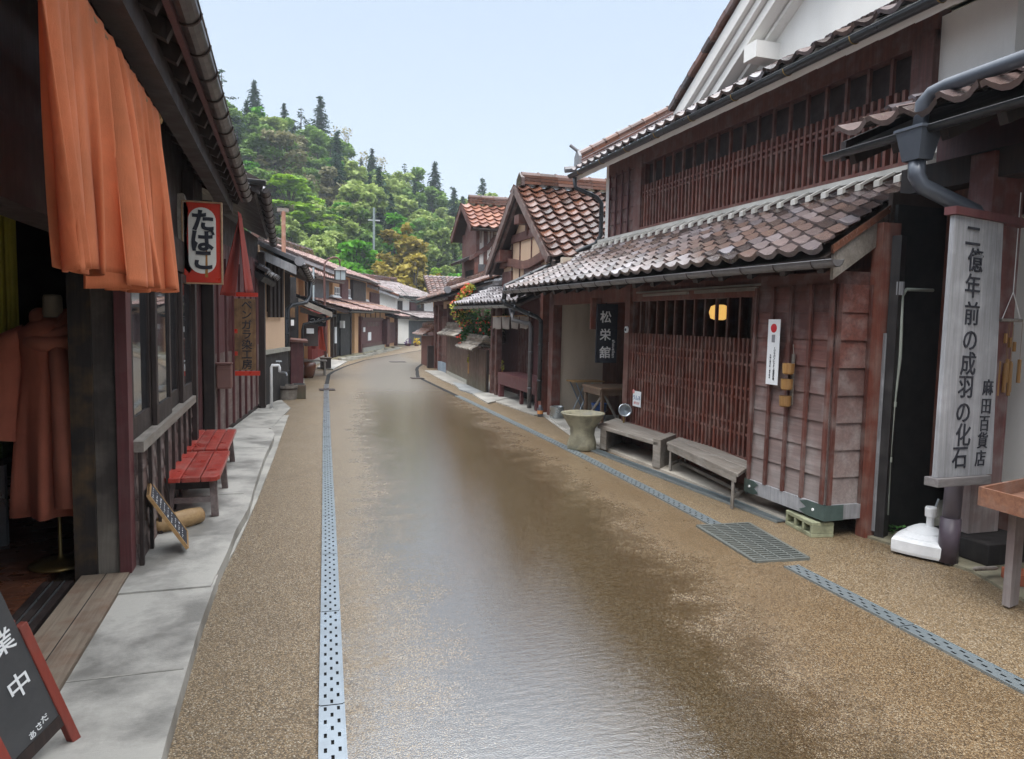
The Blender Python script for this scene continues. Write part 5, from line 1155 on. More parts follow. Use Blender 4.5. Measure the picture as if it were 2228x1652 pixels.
hb(lo, 'side_wall', BENG, 4.8, 7, 20.9, 21.05, 0, 2.4); mb = MB(); mb.obox((4.8, 21.0, 0), (.25, 4.4, 0), (.1, 0, 0), Z*2.4); link(mb, 'front_wall', MAROON, lo)
mb = MB()
for i in range(5): mb.obox((4.76+.014*i, 21.3+.28*i, 1.98), (0, .22, 0), (.02, 0, 0), Z*.22)
link(mb, 'plaster_panel', BEIGE, lo)
dd = link(MB().obox((4.72, 21.35, .30), (.08, 1.4, 0), (.03, 0, 0), Z*1.45), 'lattice_door', plain('shoji_brown', (.33, .22, .18), .6), lo)
link(lattice_mb((4.72, 21.35, 0), V((.08, 1.4, 0)), 1.4, .3, 1.75, (-1, 0, 0), .2, .03, .02, (.5, .8, 1.1, 1.4, 1.7), .03), 'door_bar', BENG, dd)
for y in (21.1, 22.85, 23.6): hb(lo, 'post', BENG, 4.62+(y-21)*.05, 4.76+(y-21)*.05, y, y+.2, 0, 2.1)
hb(lo, 'blue_plinth', plain('blue_grey_paint', (.22, .27, .32), .7), 4.66, 4.74, 21.3, 22.7, .02, .3)
lp_ = thing('low_wall', 'short wall with a red tiled cap at the bend past the gatehouse', 'wall', (4.9, 24.6, 0)); hb(lp_, 'wall_body', BENGR, 4.72, 5.0, 24.1, 26.0, 0, 1.05)
link(tile_roof((4.45, 24.0, 1.08), (4.45, 26.1, 1.08), (4.86, 24.0, 1.3), (4.86, 26.1, 1.3), .2, .14), 'roof', TRED, lp_); link(tile_roof((5.3, 24.0, 1.08), (5.3, 26.1, 1.08), (4.86, 24.0, 1.3), (4.86, 26.1, 1.3), .2, .14), 'roof', TRED, lp_); link(ridge_mb((4.86, 24, 1.32), (4.86, 26.1, 1.32), .2, .12, 2), 'ridge', TRED, lp_)
sp_ = thing('stone_post', 'dark square post standing at the corner of the bend', 'post', (4.62, 23.9, 0)); hb(sp_, 'post_body', DARK, 4.55, 4.75, 23.8, 24.0, 0, .75)
uk = thing('wooden_mortar', 'old wooden mortar with a long curved mallet handle by the lattice doors', 'mortar', (4.72, 22.3, 0)); c = px(972, 806, z=0); link(MB().lathe(c, [(.17, 0), (.19, .02), (.17, .2), (.2, .3), (.17, .3), (.1, .2), (0, .18)], 16), 'mortar_body', GREYW, uk)
link(MB().tube([c+V((-.05, 0, .28)), c+V((.15, .1, .62)), c+V((.45, .25, .82))], .025, 8), 'handle', BENGR, uk)

# ------------------------------------------------------------------ houses further along, left side
pl = thing('plaster_house', 'beige plastered house with dark barred window, black base boards and a white verge board', 'house', (-.4, 13.7, 0))
B0, B1 = V((-.45, 13.62, 0)), V((-.02, 15.35, 0)); ba_ = (B1-B0).normalized(); bn_ = V((ba_.y, -ba_.x, 0)); LL = (B1-B0).length
link(MB().obox(B0, B1-B0, -bn_*.15, Z*2.9), 'wall', BEIGE, pl)
link(MB().obox(B0+bn_*.005+Z*.02, B1-B0, bn_*.06, Z*.93), 'base_boards', BLACK, pl); link(MB().obox(B0-bn_*.02+Z*.95, B1-B0, bn_*.13, Z*.07), 'stone_cap', STONE, pl)
link(MB().obox(B0-ba_*.12+bn_*.03, ba_*.12, -bn_*.2, Z*2.7), 'post', SIDING, pl)
wf_ = link(MB().obox(B0+ba_*.45+bn_*.005+Z*1.72, ba_*.95, bn_*.03, Z*.95), 'window', VOID, pl); mb = MB()
for q in (0, .28, .56, .84): mb.obox(B0+ba_*(.43+q)+bn_*.03+Z*1.62, ba_*.14, bn_*.05, Z*1.1)
link(mb, 'window_bar', DARK, wf_)
v0, v1 = V((.24, 13.75, 2.60)), V((.55, 17.3, 2.55)); t0, t1 = V((-2.4, 13.75, 3.72)), V((-2.2, 17.3, 3.7))
link(tile_roof(v0, v1, t0, t1, .27, .25), 'roof', TGREY, pl); link(slab(v0-Z*.06, v1-Z*.06, t0-Z*.06, t1-Z*.06, .08), 'eave_boards', DARK, pl)
link(MB().obox(v0+V((-.05, -.05, -.20)), t0-v0, V((0, .04, 0)), Z*.16), 'verge_board', GREYZ, pl); link(MB().obox(v0+V((0, -.08, .0)), t0-v0, V((0, .15, 0)), Z*.08), 'verge_tile', TGREY, pl)
link(MB().tube([v0+V((.0, -.15, .04)), v0+V((.0, .0, .04))], .085, 12), 'eave_end_tile', TGREY, pl)
gutter('gutter', v0+V((.08, .05, .0)), v1+V((.05, 0, -.12)), .06, pl, GUT, True, .4)
downpipe('downpipe', [(.52, 16.6, 2.45), (.52, 16.6, 2.1), (.42, 16.3, 1.95), (.12, 16.0, 1.88), (.04, 15.9, 1.8), (.02, 15.85, .05)], .045, pl, GUTD)
hb(pl, 'far_wall', DARK, -2, .1, 17.0, 17.1, 0, 3.0)
hd = thing('door_hood', 'small tiled hood with a row of pale eave tiles over the doorway', 'hood', (-.45, 13.3, 2.5)); a = px(553, 565, y=13.0); b = px(592, 600, y=13.9)
q0, q1 = V((-.34, 12.9, 2.36)), V((-.16, 13.95, 2.30)); q2, q3 = V((-.62, 12.95, 2.56)), V((-.44, 14.0, 2.52)); link(tile_roof(q0, q1, q2, q3, .13, .2, .06, .04), 'roof', TGREY, hd); link(slab(q0-Z*.05, q1-Z*.05, q2-Z*.05, q3-Z*.05, .1), 'board', BLACK, hd)
tp = thing('water_tap', 'white standpipe with a metal tap beside the black base boards', 'tap', (-.23, 13.4, 0)); mb = MB(); mb.tube([(-.25, 13.3, .02), (-.25, 13.3, .74), (-.235, 13.3, .78), (-.12, 13.3, .78), (-.11, 13.3, .74), (-.11, 13.3, .66)], .026, 10); link(mb, 'standpipe', PVCW, tp, smooth=True)
mb = MB(); mb.tube([(-.11, 13.3, .66), (.0, 13.26, .65), (.02, 13.25, .60)], .016, 8); mb.tube([(-.12, 13.3, .79), (-.12, 13.3, .85)], .014, 8); mb.tube([(-.17, 13.3, .85), (-.07, 13.3, .85)], .013, 8); link(mb, 'faucet', GALV, tp)
wt = thing('wooden_tub', 'low wooden tub beside the standpipe', 'tub', (-.05, 14.6, 0)); mb = MB(); mb.lathe((-.0, 14.9, 0), [(.2, 0), (.22, .28), (.19, .28), (.17, .1), (0, .1)], 20); link(mb, 'staves', GREYW, wt); mb = MB(); mb.lathe((0, 14.9, .2), [(.222, 0), (.224, .03)], 20); link(mb, 'band', IRON, wt)
wt2 = thing('square_planter', 'square brown wooden planter next to the wooden tub', 'planter', (.2, 15.0, 0)); hb(wt2, 'box', BROWNF, .12, .38, 14.9, 15.3, 0, .28, .01); hb(wt2, 'soil', VOID, .15, .35, 14.95, 15.25, .27, .285)
cbx = thing('brown_cupboard', 'tall maroon cupboard with a slanted red lid by the roadside', 'cupboard', (.15, 17.3, 0))
hb(cbx, 'case', MAROON, -.12, .38, 17.0, 18.2, .06, 1.06, .006); link(MB().obox((-.2, 16.9, 1.10), (.68, 0, -.05), (0, 1.4, 0), Z*.05), 'lid', BENGR, cbx)
for x in (-.1, .3): hb(cbx, 'leg', DARK, x, x+.06, 17.02, 17.1, 0, .08)
ds = thing('black_shop', 'low black-walled shop with a grey tiled porch roof and a white-lettered curtain', 'shop', (.4, 20, 0))
hb(ds, 'wall', BLACK, -1.5, .25, 18.4, 24.5, 0, 2.6); hb(ds, 'dark_front', plain('shop_dark', (.02, .022, .026), .6), .25, .3, 18.6, 24.3, .1, 2.1)
q0, q1, q2, q3 = V((1.12, 18.7, 1.78)), V((1.3, 23.6, 1.80)), V((-.35, 18.7, 2.38)), V((-.3, 23.6, 2.40))
link(tile_roof(q0, q1, q2, q3, .27, .22), 'roof', tiles('tiles_wet_black', [(0, (.05, .05, .06)), (.6, (.13, .13, .15)), (1, (.3, .3, .33))], (.15, .3), .2), ds); link(slab(q0-Z*.05, q1-Z*.05, q2-Z*.05, q3-Z*.05, .07), 'eave_boards', DARK, ds); link(MB().obox(q0+V((0, -.04, -.14)), q2-q0, V((0, .05, 0)), Z*.13), 'verge_board', GREYW, ds)
gutter('gutter', q0+V((.05, 0, -.08)), q1+V((.05, 0, -.06)), .05, ds, GUTD, True, .8); downpipe('downpipe', [(1.1, 18.8, 1.72), (1.08, 18.8, 1.62), (.42, 18.75, 1.45), (.40, 18.75, 1.3), (.4, 18.75, .1)], .035, ds, GUTD)
hb(ds, 'upper_wall', DARK, -1.6, -.25, 18.3, 23.6, 2.3, 3.1)
cu = link(MB().bx(.55, 1.0, 19.2, 19.22, 1.40, 1.72), 'shop_curtain', INK, ds); glyphs('lettering', [(ch, (.66+.14*i, 19.19, 1.56)) for i, ch in enumerate('つくし')], cu, WHT, XX, Z, .13, .004, .002)
mb = MB(); mb.prism([V((.35, 19.0, 1.75)), V((.95, 19.0, 1.6)), V((.95, 19.0, 1.66)), V((.35, 19.0, 1.9))], V((0, .04, 0))); link(mb, 'carved_sign', GREYW, ds); hb(ds, 'brown_plate', SIGNW, -.02, .22, 18.36, 18.4, 1.62, 1.86); hb(ds, 'wall_lamp', PVCW, .12, .19, 18.3, 18.38, 1.42, 1.56)
hb(ds, 'show_case', DARK, .45, .78, 18.9, 19.4, .9, 1.45); hb(ds, 'notice', PAPER, .5, .68, 18.88, 18.9, 1.22, 1.35)
rn2 = thing('red_cloth_banner', 'red cloth draped in an open triangle before the red slatted wall', 'banner', (.95, 21, 1.2))
for k, (ub, vb) in enumerate(((676, 758), (702, 763))):
    T = px(697, 700, y=21); A = px(ub-8*k, vb-4*k, y=21.1); B = px(ub+10-2*k, vb+2, y=20.9)
    def fn(u, v, T=T, A=A, B=B): return (T+V((.03*u, 0, 0))).lerp(A.lerp(B, u), v)+V((0, .02*sin(u*8), 0))
    link(MB().grid(fn, 10, 8), 'cloth_panel', REDC if k == 0 else cloth('bright_red_cloth', (.55, .09, .05)), rn2)
rw = thing('red_slat_wall', 'bright red slatted wall on a stone footing past the black shop', 'wall', (1.1, 26, 0)); A = V((.78, 24.4, 0)); B = V((1.52, 29.0, 0)); a = (B-A).normalized(); n = V((a.y, -a.x, 0))
link(MB().obox(A-n*.15, B-A, n*.2, Z*.22), 'footing', STONE, rw); link(MB().obox(A-n*.1+Z*.2, B-A, n*.1, Z*1.7), 'panel', REDW, rw); mb = MB()
for i in range(15): mb.obox(A+a*(i*.32)+Z*.2, a*.06, n*.05, Z*1.65)
link(mb, 'slat', wood('slat_red', (.27, .04, .03), (.18, .03, .025), None, 0), rw)
bj = thing('brown_jar', 'large brown glazed jar at the roadside beside the maroon cupboard', 'jar', (.55, 19, 0)); c = px(668, 822, z=0); link(MB().lathe(c, [(.16, 0), (.2, .1), (.24, .3), (.23, .42), (.2, .42), (.19, .3), (0, .28)], 18), 'jar_body', plain('brown_glaze', (.13, .05, .03), .25, 0, .3), bj, smooth=True)
gs = thing('grey_stool', 'small grey slatted bench beside the large brown jar', 'bench', (.8, 19.5, 0)); c = px(686, 818, z=0)
for i in range(5): link(MB().bx(c.x-.32, c.x+.32, c.y+i*.09, c.y+i*.09+.07, .40, .43), 'slat', GREYW, gs)
for x in (-.28, .24): hb(gs, 'leg', GREYW, c.x+x, c.x+x+.05, c.y+.02, c.y+.4, 0, .4)
bx_ = thing('dark_box', 'small dark wooden box on the ground next to the grey slatted bench', 'box', tuple(px(712, 806, z=0))); c = px(712, 804, z=0); hb(bx_, 'box_body', DARK, c.x-.2, c.x+.12, c.y, c.y+.4, 0.04, .34, .006); hb(bx_, 'lid', BROWNF, c.x-.22, c.x+.14, c.y-.02, c.y+.42, .34, .37)

def row_house(name, label, O, ang, L, depth, eave, ridge_h, low=None, roof=TPINK, over=.7, up_over=.6, wall=OCHRE, zwall=None, lowdepth=1.0, over_near=.4):
    """a left-side machiya: upper storey set back, low pent roof in front; returns thing and frame"""
    f = Fr(O, ang, -1); t = thing(name, label, 'house', (O[0], O[1], 0)); sb_ = lowdepth if low else 0
    mb = MB(); f.box(mb, 0, L, 0, .15, 0, (low or eave)+.3); f.box(mb, 0, .15, 0.15, depth*2, 0, (low or eave)+.3); link(mb, 'wall', wall, t)
    if low:
        mb = MB(); f.box(mb, 0.05, L-.05, sb_, sb_+.15, low, eave+.25); link(mb, 'upper_wall', wall, t)
        mb = MB(); mb.prism([f.P(.06, sb_+.15, low), f.P(.06, 2*depth+sb_, low), f.P(.06, 2*depth+sb_, eave), f.P(.06, depth+sb_, ridge_h-.15), f.P(.06, sb_+.15, eave+.2)], f.d*.1); link(mb, 'gable_wall', wall, t)
        q = [f.P(-over_near, -over, low), f.P(L+.4, -over, low), f.P(-over_near, sb_+.02, low+.46), f.P(L+.4, sb_+.02, low+.46)]
        link(tile_roof(*q, .3, .28, .05, .04, True), 'lower_roof', roof, t); link(slab(*[p-Z*.05 for p in q], .08), 'lower_eave_boards', DARK, t); link(MB().obox(q[0]-f.d*.03-Z*.16, q[2]-q[0], f.d*.05, Z*.14), 'lower_verge_board', DARK, t)
        gutter('gutter', q[0]-f.n*.06-Z*.05, q[1]-f.n*.06-Z*.05, .05, t, GUTD, False)
    q = [f.P(-over_near, sb_-up_over, eave), f.P(L+.5, sb_-up_over, eave), f.P(-over_near, sb_+depth, ridge_h), f.P(L+.5, sb_+depth, ridge_h)]
    link(tile_roof(*q, .3, .28, .05, .04, True), 'roof', roof, t); link(slab(*[p-Z*.05 for p in q], .1), 'eave_boards', DARK, t)
    q2 = [f.P(-over_near, sb_+2*depth+up_over, eave), f.P(L+.5, sb_+2*depth+up_over, eave), q[2], q[3]]; link(slab(*q2, .1), 'rear_roof', roof, t)
    link(MB().obox(q[0]-f.d*.04-Z*.22, q[2]-q[0], f.d*.06, Z*.17), 'verge_board', GREYZ, t); link(MB().obox(q[0]-f.d*.08-Z*.02, q[2]-q[0], f.d*.25, Z*.09), 'verge_tile', TRED, t)
    link(ridge_mb(q[2]+Z*.03, q[3]+Z*.03, .34, .26, 3, .5, .08), 'ridge', TRED, t); mb = MB(); mb.tube([q[2]-f.d*.12+Z*.2, q[2]+f.d*.05+Z*.2], .2, 12); link(mb, 'ridge_end_tile', TRED, t)
    gutter('gutter', q[0]-f.n*.06-Z*.06, q[1]-f.n*.06-Z*.06, .055, t, GUTD, False)
    return t, f
def fb(t, f, name, m, s0, s1, t0, t1, z0, z1): return link((lambda mb: f.box(mb, s0, s1, t0, t1, z0, z1))(MB()) or None, name, m, t) if 0 else link(f.box(MB(), s0, s1, t0, t1, z0, z1), name, m, t)
def namako(t, f, s0, s1, t0, z0, z1):
    o = fb(t, f, 'namako_panel', plain('tile_dark', (.12, .13, .14), .6) if 'tile_dark' not in bpy.data.materials else bpy.data.materials['tile_dark'], s0, s1, t0-.02, t0, z0, z1); mb = MB(); k = 3
    for i in range(-k*2, k+1):
        for sg in (1, -1):
            pass
    W = s1-s0; H = z1-z0; m = 3; n = max(2, round(m*H/W))
    for i in range(m+1):
        for j in range(n+1):
            c = (s0+W*i/m, z0+H*j/n)
            f.box(mb, max(s0, c[0]-.018), min(s1, c[0]+.018), t0-.04, t0-.02, z0, z1) if j == 0 else None
    for j in range(n+1): f.box(mb, s0, s1, t0-.042, t0-.02, z0+H*j/n-.018, z0+H*j/n+.018)
    link(mb, 'mortar_joint', WHT, o)
a5 = radians(18)
h5, f5 = row_house('merchant_house', 'long ochre merchant house with pinkish roofs, white latticed tile panels and a maroon front', (2.95, 32.9), a5, 7.3, 3.2, 3.60, 5.0, 2.02, TPINK, .75, .55, over_near=.5)
fb(h5, f5, 'front_boards', MAROON, 1.0, 5.9, -.12, 0, .25, 1.55); fb(h5, f5, 'front_rail', BENG, 1.0, 5.9, -.16, -.12, .25, .42); fb(h5, f5, 'front_rail', BENG, .9, 6.0, -.17, -.02, 1.52, 1.66); fb(h5, f5, 'front_post', MAROON, .75, 1.0, -.14, 0, 0, 1.7); fb(h5, f5, 'front_post', MAROON, 5.9, 6.6, -.4, 0, .25, 1.6)
fb(h5, f5, 'stone_base', STONE, .9, 6.2, -.2, -.02, 0, .24); mb = MB()
for i in range(9): f5.box(mb, 1.9+i*.38, 1.95+i*.38, -.135, -.12, 1.22, 1.44)
link(mb, 'slit', GREYW, h5)
mb = MB()
for s_ in (1.0, 2.2, 3.4, 4.6, 5.8): f5.box(mb, s_, s_+.06, -.03, 0, 1.6, 2.1)
link(mb, 'timber', BENG, h5)
for s0, s1, z0, z1 in ((1.15, 1.55, .98, 1.2), (2.2, 2.9, .55, .95)): fb(h5, f5, 'paper_notice', PAPER, s0, s1, -.15, -.125, z0, z1)
fb(h5, f5, 'upper_boards', MAROON, 1.25, 2.5, .88, 1.0, 2.45, 3.45); fb(h5, f5, 'upper_lattice', DARK, 3.35, 6.3, .84, 1.0, 2.45, 3.5)
namako(h5, f5, .3, 1.2, 1.0, 2.45, 3.0); namako(h5, f5, 2.55, 3.3, 1.0, 2.45, 3.0); namako(h5, f5, 6.4, 6.9, 1.0, 2.45, 3.0)
link(ridge_mb(f5.P(-.2, 1.0, 2.52), f5.P(7.5, 1.0, 2.52), .2, .06, 1, .4, .06), 'flashing_ridge', WHT, h5)
h4, f4 = row_house('ochre_house', 'narrow ochre house with grey side boards and a dark entrance before the merchant house', (1.62, 29.2), radians(19), 3.4, 2.6, 3.25, 4.35, 1.95, TPINK, .85, .5, over_near=.3)
fb(h4, f4, 'grey_boards', SLATE, .9, 3.2, .9, 1.0, 2.3, 3.2); fb(h4, f4, 'window', DARK, .15, .8, .92, 1.0, 2.35, 3.1); fb(h4, f4, 'door', VOID, .6, 2.3, -.04, 0, .05, 1.8); fb(h4, f4, 'door_leaf', BLACK, 1.4, 2.9, -.1, -.04, .05, 1.8)
for s_ in (.2, .6, 3.0): fb(h4, f4, 'post', DARK, s_, s_+.14, -.12, .0, 0, 1.95)
fb(h4, f4, 'notice_board', PAPER, .38, .58, -.16, -.12, .6, 1.25); fb(h4, f4, 'lantern', PVCW, 1.25, 1.5, -.25, -.1, 1.2, 1.5)
h3, f3 = row_house('rear_house', 'ochre gabled house with a long tiled ridge rising behind the black shop', (-.6, 24.5), radians(12), 5.5, 2.8, 3.3, 4.25, None, TPINK, .7, .7, zwall=3)
h6, f6 = row_house('far_ochre_house', 'small ochre house with stepped pinkish roofs just past the merchant house', (5.25, 40.4), radians(17), 4.0, 2.6, 3.35, 4.4, 1.75, TPINK, .8, .7)
fb(h6, f6, 'upper_boards', MAROON, .8, 3.6, .9, 1.0, 2.2, 3.1); fb(h6, f6, 'front_boards', MAROON, .9, 3.3, -.1, 0, .2, 1.4)
for s_ in (.4, 3.5): fb(h6, f6, 'post', BENG, s_, s_+.2, -.2, 0, 0, 1.7)
h7, f7 = row_house('white_storehouse', 'white plastered storehouse with a grey-brown roof at the end of the street', (7.6, 46.5), radians(38), 5.5, 3.4, 3.1, 4.3, 1.7, TSLATE, .9, .5, WHITE)
fb(h7, f7, 'shutter', DARK, .3, .8, .9, 1.0, 2.1, 2.8); fb(h7, f7, 'shutter', MAROON, 1.9, 2.7, .9, 1.0, 2.0, 2.9); w_ = fb(h7, f7, 'window', DARK, 2.7, 3.9, .92, 1.0, 2.0, 2.9); fb(h7, f7, 'glass', GLASS, 3.0, 3.6, .9, .92, 2.4, 2.75)
fb(h7, f7, 'front_doors', SLATE, .0, 2.3, -.1, 0, 0, 1.5); fb(h7, f7, 'side_front', BENGR, 2.3, 5.5, -.25, 0, 0, 1.5); fb(h7, f7, 'dark_panel', MAROON, 3.3, 5.5, -.3, -.25, .6, 1.4)
h8 = thing('end_house', 'red-roofed ochre house with a rough stone lower wall closing the street', 'house', (11, 50, 0)); hb(h8, 'wall', OCHRE, 10.2, 14, 52, 52.3, 2.3, 3.6); hb(h8, 'stone_wall', plain('rubble', (.22, .14, .09), .9, 0, .8, 4, .6), 9.8, 15, 51.6, 52, -.05, 2.5)
link(tile_roof((9.9, 51.5, 3.35), (15, 51.5, 3.35), (9.9, 54, 4.9), (15, 54, 4.9), .32, .3, .06, .05, True), 'roof', TRED, h8); link(slab((9.9, 51.5, 3.3), (15, 51.5, 3.3), (9.9, 54, 4.85), (15, 54, 4.85), .1), 'eave_boards', DARK, h8)
pt = thing('flower_pots', 'cluster of purple and yellow pansies at the foot of the far dark doors', 'flowers', tuple(px(897, 752, z=0))); c = px(899, 753, z=0); m1, m2, m3 = MB(), MB(), MB(); blob(c+V((-.3, 0, .2)), .25, 60, m1, .06); blob(c+V((.2, 0, .28)), .25, 60, m2, .07); m3.lathe(c+V((.2, 0, 0)), [(.12, 0), (.16, .2), (0, .2)], 12); m3.lathe(c+V((-.3, 0, 0)), [(.12, 0), (.16, .15), (0, .15)], 12)
link(m1, 'purple_flowers', leaf('purple_petal', (.10, .03, .16), (.16, .06, .25), (.3, .15, .35)), pt); link(m2, 'yellow_flowers', leaf('yellow_petal', (.5, .35, .02), (.7, .5, .03), (.75, .6, .1)), pt); link(m3, 'pot', BENG, pt)
# street lamp, poles, wire
ly = 27.8; sl_ = thing('street_lamp', 'brown gooseneck street lamp with a glazed four-sided lantern', 'street lamp', tuple(px(709, 786, z=0)))
pB = px(709, 786, z=0); ly = pB.y
pts = [pB, px(707, 700, y=ly), px(706, 620, y=ly), px(705.5, 585, y=ly), px(707, 572, y=ly), px(714, 564, y=ly), px(726, 560, y=ly), px(734, 561, y=ly), px(739, 567, y=ly), px(740, 580, y=ly)]
link(MB().tube(pts, [.05, .05, .045, .035, .03, .03, .03, .03, .03, .03], 10), 'pole', plain('lamp_brown', (.13, .06, .05), .5, .2, .3), sl_, smooth=True)
c = px(740, 580, y=ly); s_ = .245
mb = MB(); mb.add([c+V((-.06, -.06, .0)), c+V((.06, -.06, 0)), c+V((.06, .06, 0)), c+V((-.06, .06, 0)), c+V((-s_, -s_, -.15)), c+V((s_, -s_, -.15)), c+V((s_, s_, -.15)), c+V((-s_, s_, -.15))], [(0, 1, 2, 3), (0, 4, 5, 1), (1, 5, 6, 2), (2, 6, 7, 3), (3, 7, 4, 0), (4, 7, 6, 5)]); lt = link(mb, 'lantern_cap', plain('lamp_grey', (.16, .13, .12), .5, .3), sl_)
g_ = .19; mb = MB(); mb.bx(c.x-g_, c.x+g_, c.y-g_, c.y+g_, c.z-.50, c.z-.16); link(mb, 'glass', plain('lantern_glass', (.30, .34, .35), .15, 0, .2), lt)
mb = MB()
for ax in (-1, 0, 1):
    for ay in (-1, 0, 1):
        if abs(ax)+abs(ay) == 2 or (ax == 0) != (ay == 0): q = c+V((ax*g_, ay*g_, 0)); mb.bx(q.x-.012, q.x+.012, q.y-.012, q.y+.012, c.z-.52, c.z-.15)
mb.bx(c.x-.2, c.x+.2, c.y-.2, c.y+.2, c.z-.53, c.z-.5); link(mb, 'lantern_frame', IRON, lt); mb = MB(); mb.tube([c-Z*.24, c-Z*.42], .05, 10); link(mb, 'bulb', PVCW, lt)
po = thing('wooden_pole', 'old wooden pole with a flat crosspiece rising behind the left roofs', 'pole', (-.05, 30, 0)); link(MB().tube([(-.06, 30, 0), (-.06, 30, 5.75)], .085, 10), 'shaft', wood('pole_wood', (.40, .20, .13), (.28, .13, .08), (.5, .36, .28), .6), po); hb(po, 'crosspiece', GREYW, -.30, .14, 29.93, 30.07, 5.72, 5.86); hb(po, 'insulator', GREYZ, -.2, -.16, 29.97, 30.03, 5.62, 5.72)
p2 = thing('utility_pole', 'pale grey utility pole among the trees at the foot of the hill', 'pole', (9, 70, 0)); c = px(813, 640, y=62); tpz = px(813, 452, y=62).z; link(MB().tube([(c.x, 62, 0), (c.x, 62, tpz)], .10, 10), 'shaft', plain('pole_grey', (.20, .24, .24), .7), p2); hb(p2, 'crossarm', plain('arm_grey', (.4, .42, .43), .6), c.x-.5, c.x+.5, 61.95, 62.05, tpz-1.1, tpz-1.0)
wr = thing('power_line', 'thin dark cables crossing low above the end of the street', 'cable', (6, 40, 4)); mb = MB()
for a, b in ((px(866, 638, y=41), px(925, 655, y=40)), (px(866, 622, y=41), px(925, 658, y=42))):
    mb.tube([a.lerp(b, i/8)-Z*(.25*sin(pi*i/8)) for i in range(9)], .012, 5)
link(mb, 'cable', plain('cable_green', (.04, .10, .09), .5), wr)
gpole = thing('vent_pipe', 'thin pale grey vent pipe on the low roof beside the street lamp', 'pipe', tuple(px(682, 650, y=25))); link(MB().tube([px(682, 672, y=25), px(682, 582, y=25)], .03, 8), 'tube', plain('vent_grey', (.38, .44, .46), .5), gpole)
# ------------------------------------------------------------------ wooded hillside
SKY = [(-700, 30), (-300, 60), (200, 95), (430, 135), (480, 160), (560, 205), (620, 240), (700, 268), (760, 300), (800, 335), (880, 375), (940, 415), (1000, 445), (1080, 450), (1200, 470), (1500, 500), (2300, 560)]
def lerp_t(tab, u):
    for (a, b), (c, d) in zip(tab, tab[1:]):
        if u <= c: return b+(d-b)*(u-a)/(c-a)
    return tab[-1][1]
def hill(u, r):
    u = max(-700, min(2300, u)); D = 92+max(0, (u-450))*.07; Dn = 57+max(0, (500-u))*.01
    d = _ray(u, lerp_t(SKY, u)); h = sqrt(d.x**2+d.y**2); top = HCAM+d.z/h*D - 7.0
    dist = Dn+(D-Dn)*r; zz = -1.0 + (top+1)*(r**.92) if r <= 1 else top+(r-1)*-6
    return V((d.x/h*dist, d.y/h*dist, zz))
mb = MB(); mb.grid(lambda a, b: hill(-700+3000*a, b*1.5)+V((0, 0, random.uniform(-.3, .3))), 90, 22)
struct(mb, 'hillside', plain('hill_earth', (.035, .045, .02), .95, 0, .6, .4, .5), smooth=True)

def broad(name, lab, m, seed, layers=False, sparse=1.0, wid=6.0, hgt=7.5, leafs=.24, n=3200):
    rnd = random.Random(seed); t = thing(name, lab, 'tree', (0, 0, 0)); tk = MB(); cr_ = MB()
    base = hgt*.22; tk.tube([(0, 0, -1.0), (.05, .02, base), (.1, -.05, hgt*.55), (.0, 0, hgt*.85)], [.19, .15, .09, .03], 7)
    lobes = []
    for i in range(26 if layers else 20):
        a = rnd.uniform(0, 6.28); q = sqrt(rnd.random()); zz = rnd.uniform(.0, 1.0)
        rad = wid*.5*q*(1-zz**2.2*.75)*(.55+.45*min(1, zz*4+.2)); z = base*.8+(hgt-base)*zz*.92
        lr = wid*rnd.uniform(.11, .21)*(1.1-.4*zz); lobes.append((V((cos(a)*rad, sin(a)*rad, z)), lr))
        tk.tube([V((.05, 0, z*.62)), V((cos(a)*rad*.55, sin(a)*rad*.55, z*.86)), lobes[-1][0]], [.055, .035, .012], 5)
    tot = sum(l[1]**2 for l in lobes)
    for c, lr in lobes:
        k = int(n*sparse*lr**2/tot); tone = rnd.uniform(-.22, .22)
        for i in range(k):
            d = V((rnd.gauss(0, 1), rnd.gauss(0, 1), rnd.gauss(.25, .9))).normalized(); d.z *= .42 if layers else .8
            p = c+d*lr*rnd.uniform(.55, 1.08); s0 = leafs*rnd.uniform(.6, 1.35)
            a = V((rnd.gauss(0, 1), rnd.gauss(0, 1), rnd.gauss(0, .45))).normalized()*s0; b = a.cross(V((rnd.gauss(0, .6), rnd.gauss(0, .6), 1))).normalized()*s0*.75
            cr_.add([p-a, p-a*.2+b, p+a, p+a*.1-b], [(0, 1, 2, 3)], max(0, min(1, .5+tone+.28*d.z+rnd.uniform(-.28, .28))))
    link(tk, 'trunk', BARK, t); link(cr_, 'crown', m, t); return t
